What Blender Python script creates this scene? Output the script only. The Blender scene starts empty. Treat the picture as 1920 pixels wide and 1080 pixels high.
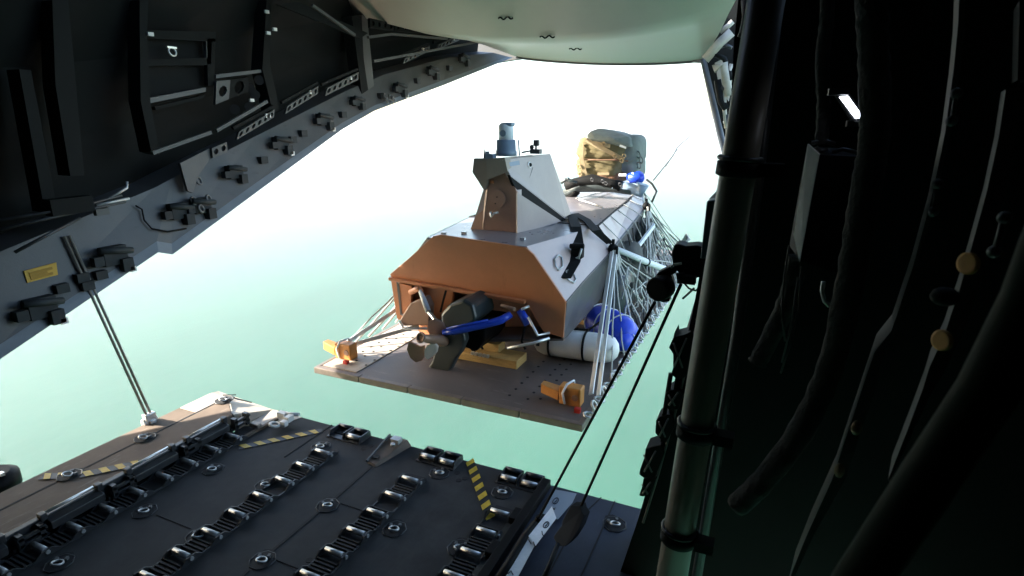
import bpy, bmesh, math, random
from mathutils import Vector, Matrix

random.seed(7)
SC = bpy.context.scene
COL = SC.collection

# ------------------------------------------------------------------ camera
F = 1094.0
PITCH = math.atan(316 / 1094.0)
YAW = math.atan(515 / (1094 * math.cos(PITCH) + 316 * math.sin(PITCH)))
FW = Vector((-math.sin(YAW) * math.cos(PITCH), math.cos(YAW) * math.cos(PITCH), -math.sin(PITCH)))
RT = Vector((math.cos(YAW), math.sin(YAW), 0))
UP = RT.cross(FW)
CAM = Vector((0, 0, 2.6))
cd = bpy.data.cameras.new('camera')
cam = bpy.data.objects.new('camera', cd)
COL.objects.link(cam)
cam.matrix_world = Matrix(((RT.x, UP.x, -FW.x, CAM.x), (RT.y, UP.y, -FW.y, CAM.y), (RT.z, UP.z, -FW.z, CAM.z), (0, 0, 0, 1)))
cd.sensor_width = 36
cd.lens = F / 1920 * 36
cd.clip_start = 0.02
cd.clip_end = 60000
cd.dof.use_dof = True
cd.dof.focus_distance = 5.0
cd.dof.aperture_fstop = 6.0
SC.camera = cam

# ------------------------------------------------------------------ light
SUN_DIR = Vector((1.0, 0.30, -0.465)).normalized()     # the way the sunlight travels
to_sun = -SUN_DIR
EL = math.asin(to_sun.z)
AZ = math.atan2(to_sun.x, to_sun.y)
W = bpy.data.worlds.new('World')
SC.world = W
W.use_nodes = True
nt = W.node_tree
nt.nodes.clear()
sky = nt.nodes.new('ShaderNodeTexSky')
sky.sky_type = 'NISHITA'
sky.sun_disc = False
sky.sun_elevation = EL
sky.sun_rotation = AZ
sky.air_density = 1.0
sky.dust_density = 1.6
sky.ozone_density = 1.0
bg = nt.nodes.new('ShaderNodeBackground')
bg.inputs['Strength'].default_value = 0.15
wo = nt.nodes.new('ShaderNodeOutputWorld')
nt.links.new(sky.outputs[0], bg.inputs[0])
nt.links.new(bg.outputs[0], wo.inputs[0])
sd = bpy.data.lights.new('sun', 'SUN')
sd.energy = 5.0
sd.angle = math.radians(0.5)
sd.color = (1.0, 0.95, 0.86)
sun = bpy.data.objects.new('sun', sd)
COL.objects.link(sun)
sun.rotation_euler = to_sun.to_track_quat('Z', 'Y').to_euler()
sun.location = (-20, -5, 40)
SC.view_settings.view_transform = 'Standard'
SC.view_settings.look = 'None'
SC.view_settings.exposure = 2.45
SC.view_settings.gamma = 1
SC.view_settings.use_curve_mapping = False
SC.cycles.volume_bounces = 3
SC.cycles.max_bounces = 10
SC.cycles.diffuse_bounces = 4
SC.cycles.use_denoising = True

# ------------------------------------------------------------------ helpers
def ray(px, py):
    return FW * F + RT * (px - 960) + UP * (540 - py)
def Zp(px, py, z=0.0):
    d = ray(px, py); return CAM + d * ((z - CAM.z) / d.z)
def Yp(px, py, y):
    d = ray(px, py); return CAM + d * ((y - CAM.y) / d.y)
def Xp(px, py, x):
    d = ray(px, py); return CAM + d * ((x - CAM.x) / d.x)
V = Vector

class MB:
    def __init__(s):
        s.v = []; s.f = []; s.sm = []
    def add(s, vs, fs, smooth=False):
        n = len(s.v)
        s.v += [Vector(v) for v in vs]
        s.f += [tuple(i + n for i in f) for f in fs]
        s.sm += [smooth] * len(fs)
        return s
    def box(s, c, d, rot=None):
        c = Vector(c); vs = []
        for x in (-.5, .5):
            for y in (-.5, .5):
                for z in (-.5, .5):
                    p = Vector((x * d[0], y * d[1], z * d[2]))
                    if rot is not None: p = rot @ p
                    vs.append(c + p)
        return s.add(vs, [(0, 1, 3, 2), (4, 6, 7, 5), (0, 4, 5, 1), (2, 3, 7, 6), (0, 2, 6, 4), (1, 5, 7, 3)])
    def bar(s, a, b, w, h, upv=(0, 0, 1)):
        a = Vector(a); b = Vector(b); d = b - a
        y = d.normalized(); x = y.cross(Vector(upv))
        if x.length < 1e-4: x = y.cross(Vector((1, 0, 0)))
        x.normalize(); z = x.cross(y)
        return s.box((a + b) / 2, (w, d.length, h), Matrix((x, y, z)).transposed())
    def prism(s, pts, ext):
        pts = [Vector(p) for p in pts]; e = Vector(ext); n = len(pts)
        fs = [tuple(range(n))[::-1], tuple(range(n, 2 * n))]
        fs += [(i, (i + 1) % n, (i + 1) % n + n, i + n) for i in range(n)]
        return s.add(pts + [p + e for p in pts], fs)
    def tube(s, pts, r, n=8, cap=True, smooth=True):
        pts = [Vector(p) for p in pts]; m = len(pts)
        rr = r if isinstance(r, (list, tuple)) else [r] * m
        vs = []; ref = None
        for i, p in enumerate(pts):
            t = (pts[min(i + 1, m - 1)] - pts[max(i - 1, 0)]).normalized()
            if ref is None:
                ref = t.orthogonal().normalized()
            ref = (ref - t * ref.dot(t))
            if ref.length < 1e-5: ref = t.orthogonal()
            ref.normalize()
            b = t.cross(ref)
            for k in range(n):
                a = 2 * math.pi * k / n
                vs.append(p + (ref * math.cos(a) + b * math.sin(a)) * rr[i])
        fs = [(i * n + k, i * n + (k + 1) % n, (i + 1) * n + (k + 1) % n, (i + 1) * n + k) for i in range(m - 1) for k in range(n)]
        s.add(vs, fs, smooth)
        if cap:
            o = len(s.v) - m * n
            s.f += [tuple(o + k for k in range(n))[::-1], tuple(o + (m - 1) * n + k for k in range(n))]
            s.sm += [False, False]
        return s
    def ball(s, c, r, nu=14, nv=9, fn=None):
        c = Vector(c); r = r if isinstance(r, (tuple, list)) else (r, r, r)
        vs = []
        for j in range(nv + 1):
            th = math.pi * j / nv
            for i in range(nu):
                ph = 2 * math.pi * i / nu
                d = Vector((math.sin(th) * math.cos(ph), math.sin(th) * math.sin(ph), math.cos(th)))
                k = fn(d) if fn else 1
                vs.append(c + Vector((d.x * r[0], d.y * r[1], d.z * r[2])) * k)
        fs = [(j * nu + i, (j + 1) * nu + i, (j + 1) * nu + (i + 1) % nu, j * nu + (i + 1) % nu) for j in range(nv) for i in range(nu)]
        return s.add(vs, fs, True)
    def ring(s, c, R, r, nrm, n=14, m=6, a0=0, a1=2 * math.pi):
        nrm = Vector(nrm).normalized(); u = nrm.orthogonal().normalized(); w = nrm.cross(u)
        full = abs(a1 - a0 - 2 * math.pi) < 1e-3
        pts = [Vector(c) + (u * math.cos(a0 + (a1 - a0) * i / n) + w * math.sin(a0 + (a1 - a0) * i / n)) * R for i in range(n + 1)]
        return s.tube(pts, r, m, cap=not full)
    def hull(s, pts):
        bm = bmesh.new()
        for p in pts: bm.verts.new(p)
        r = bmesh.ops.convex_hull(bm, input=bm.verts)
        bmesh.ops.delete(bm, geom=[g for g in set(r['geom_interior'] + r['geom_unused']) if isinstance(g, bmesh.types.BMVert) and g.is_valid], context='VERTS')
        bmesh.ops.dissolve_limit(bm, angle_limit=0.01, verts=bm.verts, edges=bm.edges)
        bm.verts.index_update()
        s.add([v.co.copy() for v in bm.verts], [tuple(v.index for v in f.verts) for f in bm.faces])
        bm.free(); return s
    def plate_holes(s, c4, n, t, fill=0.6, seg=8):
        """flat strip through four corner points (a-b lower, d-c upper) with n round openings in a row"""
        a, b, c, d = [Vector(p) for p in c4]
        nrm = (b - a).cross(d - a).normalized() * t
        P = lambda u, v: (a * (1 - u) + b * u) * (1 - v) + (d * (1 - u) + c * u) * v
        for k in range(n):
            u0, u1 = k / n, (k + 1) / n; uc = (u0 + u1) / 2
            L = (P(u1, .5) - P(u0, .5)).length; Hh = (P(uc, 1) - P(uc, 0)).length
            r = fill * min(L, Hh) / 2
            out = []; inn = []
            for i in range(seg):
                an = 2 * math.pi * i / seg; cx, sx = math.cos(an), math.sin(an)
                m = max(abs(cx), abs(sx))
                out.append(P(uc + (u1 - u0) / 2 * cx / m, .5 + .5 * sx / m))
                inn.append(P(uc + cx * r / L * (u1 - u0), .5 + sx * r / Hh))
            vs = out + inn + [p + nrm for p in out] + [p + nrm for p in inn]
            q = seg; fs = []
            for i in range(q):
                j = (i + 1) % q
                fs += [(i, j, q + j, q + i), (2 * q + i, 3 * q + i, 3 * q + j, 2 * q + j), (q + i, q + j, 3 * q + j, 3 * q + i), (i, 2 * q + i, 2 * q + j, j)]
            s.add(vs, fs)
        return s
    def build(s, name, mat, parent=None, local=False, bevel=0, kind=None):
        off = Vector((0, 0, 0)) if (parent is None or local) else wloc(parent)
        me = bpy.data.meshes.new(name)
        me.from_pydata([v - off for v in s.v], [], s.f)
        me.polygons.foreach_set('use_smooth', s.sm)
        bm = bmesh.new(); bm.from_mesh(me)
        bmesh.ops.recalc_face_normals(bm, faces=bm.faces)
        bm.to_mesh(me); bm.free()
        me.materials.append(mat)
        o = bpy.data.objects.new(name, me)
        COL.objects.link(o)
        if parent is not None: o.parent = parent
        if bevel:
            b = o.modifiers.new('bevel', 'BEVEL'); b.width = bevel; b.segments = 2; b.limit_method = 'ANGLE'
        if kind: o['kind'] = kind
        return o

def wloc(o):
    p = Vector((0, 0, 0))
    while o is not None:
        p += o.location; o = o.parent
    return p
def tag(o, label, cat, group=None):
    o['label'] = label; o['category'] = cat
    if group: o['group'] = group
    return o
def thing(name, label, cat, loc=(0, 0, 0), group=None):
    o = bpy.data.objects.new(name, None)
    COL.objects.link(o); o.location = loc
    o.empty_display_size = 0.1
    return tag(o, label, cat, group)
def copy_tree(o, parent=None):
    c = o.copy(); COL.objects.link(c); c.parent = parent
    for ch in list(o.children): copy_tree(ch, c)
    return c
def place(proto, first, loc, label=None, rz=None):
    o = proto if first else copy_tree(proto)
    o.location = loc
    if rz is not None: o.rotation_euler.z = rz
    if label: o['label'] = label
    return o

# ------------------------------------------------------------------ materials
def mat(name, col, rough=0.5, metal=0.0, var=0.0, scale=6.0, bump=0.0, bscale=40.0, spec=0.5, stretch=None, col2=None, coat=0.0):
    m = bpy.data.materials.new(name); m.use_nodes = True
    n = m.node_tree.nodes; l = m.node_tree.links
    p = n['Principled BSDF']
    p.inputs['Base Color'].default_value = (*col, 1)
    p.inputs['Roughness'].default_value = rough
    p.inputs['Metallic'].default_value = metal
    p.inputs['Specular IOR Level'].default_value = spec
    p.inputs['Coat Weight'].default_value = coat
    tc = n.new('ShaderNodeTexCoord')
    src = tc.outputs['Object']
    if stretch:
        mp = n.new('ShaderNodeMapping'); mp.inputs['Scale'].default_value = stretch
        l.new(src, mp.inputs[0]); src = mp.outputs[0]
    if var or col2:
        nz = n.new('ShaderNodeTexNoise'); nz.inputs['Scale'].default_value = scale
        nz.inputs['Detail'].default_value = 8; nz.inputs['Roughness'].default_value = 0.65
        l.new(src, nz.inputs['Vector'])
        cr = n.new('ShaderNodeValToRGB')
        cr.color_ramp.elements[0].position = 0.3; cr.color_ramp.elements[1].position = 0.72
        a = [max(0, c * (1 - var)) for c in col]; b = list(col2) if col2 else [min(1, c * (1 + var)) for c in col]
        cr.color_ramp.elements[0].color = (*a, 1); cr.color_ramp.elements[1].color = (*b, 1)
        l.new(nz.outputs['Fac'], cr.inputs[0]); l.new(cr.outputs[0], p.inputs['Base Color'])
        mr = n.new('ShaderNodeMapRange'); mr.inputs[3].default_value = max(0.05, rough - .12); mr.inputs[4].default_value = min(1, rough + .12)
        l.new(nz.outputs['Fac'], mr.inputs[0]); l.new(mr.outputs[0], p.inputs['Roughness'])
    if bump:
        bz = n.new('ShaderNodeTexNoise'); bz.inputs['Scale'].default_value = bscale; bz.inputs['Detail'].default_value = 6
        l.new(src, bz.inputs['Vector'])
        bp = n.new('ShaderNodeBump'); bp.inputs['Strength'].default_value = bump; bp.inputs['Distance'].default_value = 0.02
        l.new(bz.outputs['Fac'], bp.inputs['Height']); l.new(bp.outputs[0], p.inputs['Normal'])
    return m

M = {}
M['ramp'] = mat('ramp_grey_paint', (.05, .0495, .049), .62, var=.3, scale=3.5, bump=.06, bscale=180, spec=.07)
M['shelf'] = mat('shelf_grey_paint', (.17, .13, .10), .65, var=.2, scale=4, bump=.05, bscale=120, spec=.07)
M['blue_floor'] = mat('blue_grey_floor_paint', (.036, .042, .062), .5, var=.2, scale=4, bump=.05, bscale=150, spec=.25)
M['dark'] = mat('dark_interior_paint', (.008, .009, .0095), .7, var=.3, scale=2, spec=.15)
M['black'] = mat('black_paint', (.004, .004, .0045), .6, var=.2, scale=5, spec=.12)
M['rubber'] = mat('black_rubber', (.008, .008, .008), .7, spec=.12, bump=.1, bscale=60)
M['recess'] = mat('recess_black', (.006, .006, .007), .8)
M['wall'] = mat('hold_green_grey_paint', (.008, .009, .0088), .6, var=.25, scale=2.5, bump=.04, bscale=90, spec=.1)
M['sill'] = mat('sill_grey_green_paint', (.085, .085, .085), .5, var=.2, scale=2.2, bump=.04, bscale=60)
M['ceil'] = mat('tail_ceiling_paint', (.43, .405, .345), .4, var=.08, scale=1.2, bump=.03, bscale=2.5)
M['steel'] = mat('worn_steel', (.5, .5, .49), .35, metal=.45, var=.25, scale=20)
M['steel_dark'] = mat('dark_steel', (.04, .042, .045), .4, metal=.3, var=.25, scale=18)
M['lug'] = mat('dull_lug_steel', (.12, .12, .12), .5, metal=.3, var=.2, scale=12)
M['dimpipe'] = mat('dim_green_pipe_paint', (.05, .056, .046), .7, spec=.05)
M['edge_glow'] = mat('blue_grey_edge_glow', (.19, .215, .24), .55, var=.12, scale=5)  # paler blue grey imitates the veil of glow along the sill edge
M['bare'] = mat('sunlit_pale_tone', (.42, .35, .27), .5, var=.25, scale=6, bump=.05, bscale=60)  # sun glare put into the colour, paler than the paint around it
M['net'] = mat('dark_net_cord', (.05, .05, .045), .8)
M['mastgrey'] = mat('mast_warm_grey_paint', (.36, .30, .275), .4, var=.1, scale=3, bump=.02, bscale=8)
M['fitting'] = mat('dull_fitting_grey', (.03, .034, .036), .6, var=.3, scale=9, spec=.2)
M['blade_lit'] = mat('pale_lit_blade', (.55, .46, .38), .4, var=.15, scale=9)  # paler copy of the bronze, with the light on this blade in its colour
M['alu'] = mat('bare_aluminium', (.72, .72, .7), .35, metal=.8, var=.1, scale=12)
M['lit_beige'] = mat('sunlit_beige_tone', (.46, .42, .36), .5, var=.25, scale=5)  # beige stands in for sunlight on the corner braces and plate
M['yellow'] = mat('worn_yellow_paint', (.62, .40, .03), .55, var=.3, scale=16)
M['stripe_black'] = mat('stripe_black_paint', (.014, .014, .014), .55, var=.3, scale=10)
M['placard'] = mat('placard_yellow', (.62, .36, .03), .6, var=.1, scale=9)
M['brown'] = mat('brown_hull_paint', (.54, .21, .09), .42, var=.10, scale=3, bump=.03, bscale=12)
M['brown_dk'] = mat('brown_mast_paint', (.30, .175, .12), .45, var=.12, scale=4)
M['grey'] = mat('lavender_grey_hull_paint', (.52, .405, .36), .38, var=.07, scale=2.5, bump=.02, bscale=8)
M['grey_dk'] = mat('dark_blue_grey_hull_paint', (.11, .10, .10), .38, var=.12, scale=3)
M['deck'] = mat('violet_grey_deck_paint', (.165, .15, .16), .3, var=.15, scale=2.2)
M['head'] = mat('green_grey_mast_paint', (.24, .20, .16), .45, var=.1, scale=4)
M['white'] = mat('white_fender_vinyl', (.78, .76, .72), .38, var=.06, scale=6, bump=.06, bscale=9)
M['white_strap'] = mat('white_webbing', (.74, .75, .74), .75, bump=.15, bscale=120)
M['cord'] = mat('off_white_cord', (.5, .49, .45), .8, bump=.2, bscale=150)
M['blue'] = mat('bright_blue_vinyl', (.012, .05, .55), .35, var=.15, scale=5, bump=.08, bscale=10)
M['blue_arm'] = mat('blue_anodised_arm', (.015, .06, .5), .3, var=.1, scale=8)
M['orange'] = mat('orange_connector_paint', (.55, .23, .05), .5, var=.2, scale=10)
M['wood'] = mat('pale_pine', (.52, .34, .12), .6, var=.25, scale=5, stretch=(2, 14, 14))
M['platform'] = mat('platform_grey_brown', (.115, .092, .08), .55, var=.22, scale=3, bump=.06, bscale=70)
M['platform_edge'] = mat('platform_edge_alloy', (.15, .115, .09), .5, var=.35, scale=7)
M['drive'] = mat('drive_dark_green_grey', (.035, .045, .045), .38, var=.2, scale=6)
M['bronze'] = mat('bronze_propeller', (.33, .20, .13), .4, metal=.25, var=.15, scale=8)
M['olive'] = mat('olive_canvas', (.135, .105, .045), .9, var=.18, scale=4, bump=.4, bscale=16)
M['greygreen'] = mat('grey_green_canvas', (.17, .19, .165), .85, var=.25, scale=6, bump=.4, bscale=14)
M['tan'] = mat('tan_webbing', (.30, .22, .12), .8, var=.15, scale=10, bump=.2, bscale=90)
M['hide'] = mat('brown_canvas', (.15, .075, .04), .8, var=.3, scale=9, bump=.3, bscale=20)
M['turret'] = mat('turret_white_paint', (.62, .66, .68), .35, var=.08, scale=6)
M['turret_base'] = mat('turret_blue_grey', (.16, .22, .29), .4, var=.12, scale=6)
M['tube'] = mat('grey_green_strut_paint', (.24, .215, .175), .4, var=.18, scale=4, stretch=(1, 1, .2))
M['wrap'] = mat('wrapped_duct_fabric', (.06, .06, .058), .75, spec=.15, bump=.9, bscale=28, var=.3, scale=14)
M['boxgrey'] = mat('pale_grey_panel', (.75, .74, .7), .5, var=.1, scale=7)
M['amber'] = mat('amber_disc', (.6, .30, .06), .6, var=.15, scale=30)
M['rib'] = mat('rib_grey_paint', (.06, .06, .058), .5, var=.15, scale=7)
M['ink'] = mat('marker_ink', (.03, .035, .045), .7)

def scuff(m, light, thr, stretch, amt=.8):
    n = m.node_tree.nodes; l = m.node_tree.links; p = n['Principled BSDF']
    tc = n.new('ShaderNodeTexCoord'); mp = n.new('ShaderNodeMapping'); mp.inputs['Scale'].default_value = stretch; mp.inputs['Rotation'].default_value = (0, 0, .06)
    l.new(tc.outputs['Object'], mp.inputs[0])
    nz = n.new('ShaderNodeTexNoise'); nz.inputs['Scale'].default_value = 1.0; nz.inputs['Detail'].default_value = 10; nz.inputs['Roughness'].default_value = .72
    l.new(mp.outputs[0], nz.inputs['Vector'])
    cr = n.new('ShaderNodeValToRGB'); cr.color_ramp.elements[0].position = thr; cr.color_ramp.elements[1].position = thr + .09
    cr.color_ramp.elements[1].color = (amt, amt, amt, 1)
    l.new(nz.outputs['Fac'], cr.inputs[0])
    mx = n.new('ShaderNodeMix'); mx.data_type = 'RGBA'
    src = p.inputs['Base Color'].links[0].from_socket if p.inputs['Base Color'].links else None
    l.new(cr.outputs[0], mx.inputs[0])
    if src: l.new(src, mx.inputs[6])
    else: mx.inputs[6].default_value = p.inputs['Base Color'].default_value
    mx.inputs[7].default_value = (*light, 1)
    l.new(mx.outputs[2], p.inputs['Base Color'])
scuff(M['ramp'], (.06, .058, .055), .57, (16, 2.2, 4))
scuff(M['blue_floor'], (.075, .08, .1), .58, (14, 2, 4))
scuff(M['shelf'], (.28, .23, .19), .6, (12, 2.5, 4))
scuff(M['platform'], (.2, .17, .15), .57, (3, 12, 4))
scuff(M['grey'], (.42, .33, .29), .6, (1.2, 2.0, 9), .6)
scuff(M['brown'], (.42, .15, .06), .6, (5, 2, 1.0), .5)
scuff(M['sill'], (.05, .05, .05), .6, (3, 3, 12), .6)
scuff(M['tube'], (.2, .18, .15), .6, (30, 30, 5), .6)
def emis(name, col, s):
    m = bpy.data.materials.new(name); m.use_nodes = True
    p = m.node_tree.nodes['Principled BSDF']
    p.inputs['Base Color'].default_value = (.8, .8, .8, 1)
    p.inputs['Emission Color'].default_value = (*col, 1); p.inputs['Emission Strength'].default_value = s
    return m
M['lamp'] = emis('cold_led_panel', (.8, .87, 1.0), 2.2)

# ------------------------------------------------------------------ sea and haze
def sea_mat():
    m = bpy.data.materials.new('turquoise_sea'); m.use_nodes = True
    n = m.node_tree.nodes; l = m.node_tree.links; p = n['Principled BSDF']
    tc = n.new('ShaderNodeTexCoord')
    mp = n.new('ShaderNodeMapping'); mp.inputs['Scale'].default_value = (1, .45, 1); mp.inputs['Rotation'].default_value = (0, 0, .5)
    l.new(tc.outputs['Object'], mp.inputs[0])
    nz = n.new('ShaderNodeTexNoise'); nz.inputs['Scale'].default_value = .006; nz.inputs['Detail'].default_value = 9; nz.inputs['Roughness'].default_value = .6
    l.new(mp.outputs[0], nz.inputs['Vector'])
    cr = n.new('ShaderNodeValToRGB')
    cr.color_ramp.elements[0].position = .3; cr.color_ramp.elements[1].position = .75
    cr.color_ramp.elements[0].color = (.0105, .060, .036, 1); cr.color_ramp.elements[1].color = (.021, .086, .054, 1)
    l.new(nz.outputs['Fac'], cr.inputs[0]); l.new(cr.outputs[0], p.inputs['Base Color'])
    p.inputs['Roughness'].default_value = .5
    p.inputs['IOR'].default_value = 1.33; p.inputs['Specular IOR Level'].default_value = .08
    wv = n.new('ShaderNodeTexNoise'); wv.inputs['Scale'].default_value = .06; wv.inputs['Detail'].default_value = 7; wv.inputs['Roughness'].default_value = .6
    l.new(mp.outputs[0], wv.inputs['Vector'])
    bp = n.new('ShaderNodeBump'); bp.inputs['Strength'].default_value = .22; bp.inputs['Distance'].default_value = 1.5
    l.new(wv.outputs['Fac'], bp.inputs['Height']); l.new(bp.outputs[0], p.inputs['Normal'])
    return m
SEA_Z = -300
sea = MB().add([(-9000, -4000, SEA_Z), (9000, -4000, SEA_Z), (9000, 11000, SEA_Z), (-9000, 11000, SEA_Z)], [(0, 1, 2, 3)]).build('sea', sea_mat(), kind='structure')
hz = MB().box((0, 3500, (SEA_Z - 1 + 6.5) / 2), (18400, 15400, 6.5 - (SEA_Z - 1)))
hm = bpy.data.materials.new('pale_sea_haze'); hm.use_nodes = True
hn = hm.node_tree.nodes; hn.clear()
ho = hn.new('ShaderNodeOutputMaterial'); pv = hn.new('ShaderNodeVolumePrincipled')
pv.inputs['Color'].default_value = (.96, .98, 1, 1); pv.inputs['Density'].default_value = 0.00012
pv.inputs['Anisotropy'].default_value = 0.25
hm.node_tree.links.new(pv.outputs[0], ho.inputs['Volume'])
haze = hz.build('haze', hm, kind='stuff')

# ------------------------------------------------------------------ aircraft hold shell
hold = thing('cargo_hold', 'dark hold walls and roof around and behind the camera, open at the tail', 'aircraft hold')
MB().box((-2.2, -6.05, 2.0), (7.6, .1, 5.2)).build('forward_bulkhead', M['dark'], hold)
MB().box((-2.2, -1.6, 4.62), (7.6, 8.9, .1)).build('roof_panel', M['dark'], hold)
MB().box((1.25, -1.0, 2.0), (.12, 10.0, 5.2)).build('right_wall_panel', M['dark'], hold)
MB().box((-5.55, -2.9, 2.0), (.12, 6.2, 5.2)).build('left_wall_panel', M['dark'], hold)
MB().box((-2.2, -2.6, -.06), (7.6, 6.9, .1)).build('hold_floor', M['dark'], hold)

# left side of the tail: upswept sill beam, wall above it
left = thing('tail_sidewall', 'dark left tail wall above an upswept grey green beam full of fittings', 'side wall', (-5, 4, 2))
SILL = [(-5.0, -.5, -.2), Xp(0, 672, -4.95), Xp(295, 473, -4.95), Xp(322, 477, -4.95), Xp(480, 360, -4.93), Xp(640, 243, -4.9), Xp(700, 208, -4.88), Xp(830, 160, -4.72), Xp(960, 108, -4.42)]
UPR = [(-5.05, -.5, .55), Xp(0, 472, -5.1), Xp(290, 352, -5.1), Xp(322, 335, -5.1), Xp(480, 255, -5.08), Xp(650, 170, -5.03), Xp(720, 140, -5.0), Xp(840, 108, -4.8), Xp(925, 99, -4.55)]
SILL = [Vector(p) for p in SILL]; UPR = [Vector(p) for p in UPR]
n = len(SILL)
lip = []
for a, b in zip(SILL, UPR):
    d = (b - a).normalized(); lip.append(a + d * .10)
mb = MB()
mb.add(lip + UPR, [(i, i + 1, n + i + 1, n + i) for i in range(n - 1)])
out = [p + Vector((-.32, 0, .02)) for p in SILL]; uo = [p + Vector((-.45, 0, .05)) for p in UPR]
mb.add(out + uo, [(i, n + i, n + i + 1, i + 1) for i in range(n - 1)])
mb.add(UPR + uo, [(i, i + 1, n + i + 1, n + i) for i in range(n - 1)])
mb.build('sill_beam', M['sill'], left)
mb = MB()
e1 = [p + Vector((.012, 0, -.0)) for p in SILL]
mb.add(lip + e1 + out, [(i, n + i, n + i + 1, i + 1) for i in range(n - 1)] + [(n + i, 2 * n + i, 2 * n + i + 1, n + i + 1) for i in range(n - 1)])
mb.build('sill_edge_flange', M['edge_glow'], left)
MB().prism([Yp(*q, 10.1) for q in ((820, 40), (985, 95), (985, 109), (955, 113), (900, 122), (820, 110))], (0, .15, 0)).build('closing_panel', M['sill'], left)
fa = [SILL[i] + V((-.33, 0, .03)) for i in range(5)]; fb = [p + V((-1.25, 0, -.02)) for p in fa]; fc = [p + V((-1.25, 0, .3)) for p in fa]
MB().add(fa + fb + fc, [(i, i + 1, 5 + i + 1, 5 + i) for i in range(4)] + [(5 + i, 5 + i + 1, 10 + i + 1, 10 + i) for i in range(4)] + [(10 + i, 10 + i + 1, i + 1, i) for i in range(4)] + [(0, 5, 10), (4, 14, 9)]).build('sun_blocker', M['sill'], left)  # unseen block added outside the sill to shape where sunlight falls
# skin above the beam curving in to the roof
rows = []
for k in range(6):
    t = k / 5
    rows.append([p + Vector((-.30 + .25 * t + .85 * t ** 3, 0, (4.75 + .12 * max(0, p.y - 4) - p.z) * t)) for p in UPR])
vs = sum(rows, []); 
mb = MB().add(vs, [(k * n + i, k * n + i + 1, (k + 1) * n + i + 1, (k + 1) * n + i) for k in range(5) for i in range(n - 1)])
vo = [p + Vector((-.3, 0, .1)) for p in vs]
mb.add(vo, [(k * n + i, (k + 1) * n + i, (k + 1) * n + i + 1, k * n + i + 1) for k in range(5) for i in range(n - 1)])
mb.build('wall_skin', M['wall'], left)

LX = -5.02
def L(px, py, x=LX): return Xp(px, py, x)
def lplate(name, pts, m, x=LX, t=.05, par=None):
    return MB().prism([L(a, b, x) for a, b in pts], (-t, 0, 0)).build(name, m, par or left)
# frames (ribs)
for pts in ([(36, 130), (58, 132), (108, 395), (84, 398)], [(98, 0), (128, 0), (158, 330), (132, 330), (104, 160)], [(262, 0), (278, 0), (276, 60), (282, 190), (300, 290), (284, 285), (264, 190), (262, 60)],
            [(500, 0), (509, 0), (506, 120), (524, 205), (512, 212), (492, 130)], [(678, 28), (688, 28), (705, 196), (695, 200), (682, 110)], [(660, 30), (678, 28), (682, 110), (695, 200), (680, 190)]):
    MB().prism([L(a, b, -4.98) for a, b in pts], (-.16, 0, 0)).build('frame_rib', M['rib'] if pts[0][0] == 678 else M['wall'], left)
# panel box between ribs
for pts, m in (([(270, 56), (405, 60), (404, 78), (270, 72)], 'wall'), ([(388, 72), (404, 72), (402, 160), (390, 160)], 'wall'), ([(270, 112), (390, 108), (390, 122), (270, 124)], 'wall'),
               ([(268, 186), (386, 164), (386, 172), (270, 196)], 'sill'), ([(405, 140), (492, 130), (492, 136), (405, 147)], 'sill'), ([(290, 200), (384, 178), (384, 184), (292, 206)], 'wall'), ([(387, 76), (397, 76), (396, 120), (388, 120)], 'rib')):
    lplate('panel_strip', pts, M[m], -5.0, .05)
MB().prism([L(a, b, -5.1) for a, b in ((272, 74), (390, 74), (390, 165), (272, 182))], (-.04, 0, 0)).build('side_panel', M['dark'], left)
b = MB(); c = L(323, 97, -5.0); b.ring(c, .035, .009, (1, 0, .2)); b.bar(c + V((0, -.045, .035)), c + V((0, .045, .035)), .016, .016)
b.build('panel_latch', M['alu'], left)
for q in ((282, 64), (515, 55), (503, 62), (472, 188), (500, 22)):
    MB().box(L(*q, -4.97), (.02, .05, .03)).build('label_tab', M['boxgrey'], left)
# perforated gusset
MB().plate_holes([L(400, 196, -4.99), L(425, 186, -4.99), L(428, 150, -4.99), L(402, 152, -4.99)], 1, .03, .62).build('gusset', M['rib'], left)
MB().plate_holes([L(425, 186, -4.99), L(462, 172, -4.99), L(462, 146, -4.99), L(428, 150, -4.99)], 1, .03, .8).build('gusset', M['wall'], left)
for q in ((468, 165), (478, 178), (440, 205), (468, 200), (486, 150)):
    MB().tube([L(*q, -5.05), L(*q, -5.03)], .05, 10).build('gusset_hole', M['recess'], left)
# truss along the roof line
tr = [((520, 8), (560, 4), (690, 62), (676, 72)), ((690, 52), (735, 58), (735, 44), (690, 34)), ((736, 58), (812, 66), (812, 54), (736, 44)), ((812, 66), (880, 76), (880, 68), (812, 54))]
for (a, b, c, d), k in zip(tr, (7, 4, 6, 6)):
    MB().plate_holes([L(*a, -4.7), L(*b, -4.7), L(*c, -4.7), L(*d, -4.7)], k, .03, .6, 8).build('perforated_web', M['wall'], left)
for pa, pb in (((585, 10), (665, 66)), ((690, 70), (735, 64)), ((735, 64), (838, 73)), ((700, 115), (770, 102)), ((770, 102), (900, 78)), ((285, 287), (395, 248)), ((405, 245), (500, 190))):
    MB().bar(L(*pa, -4.68), L(*pb, -4.68), .03, .03).build('stringer', M['rib'], left)
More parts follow.
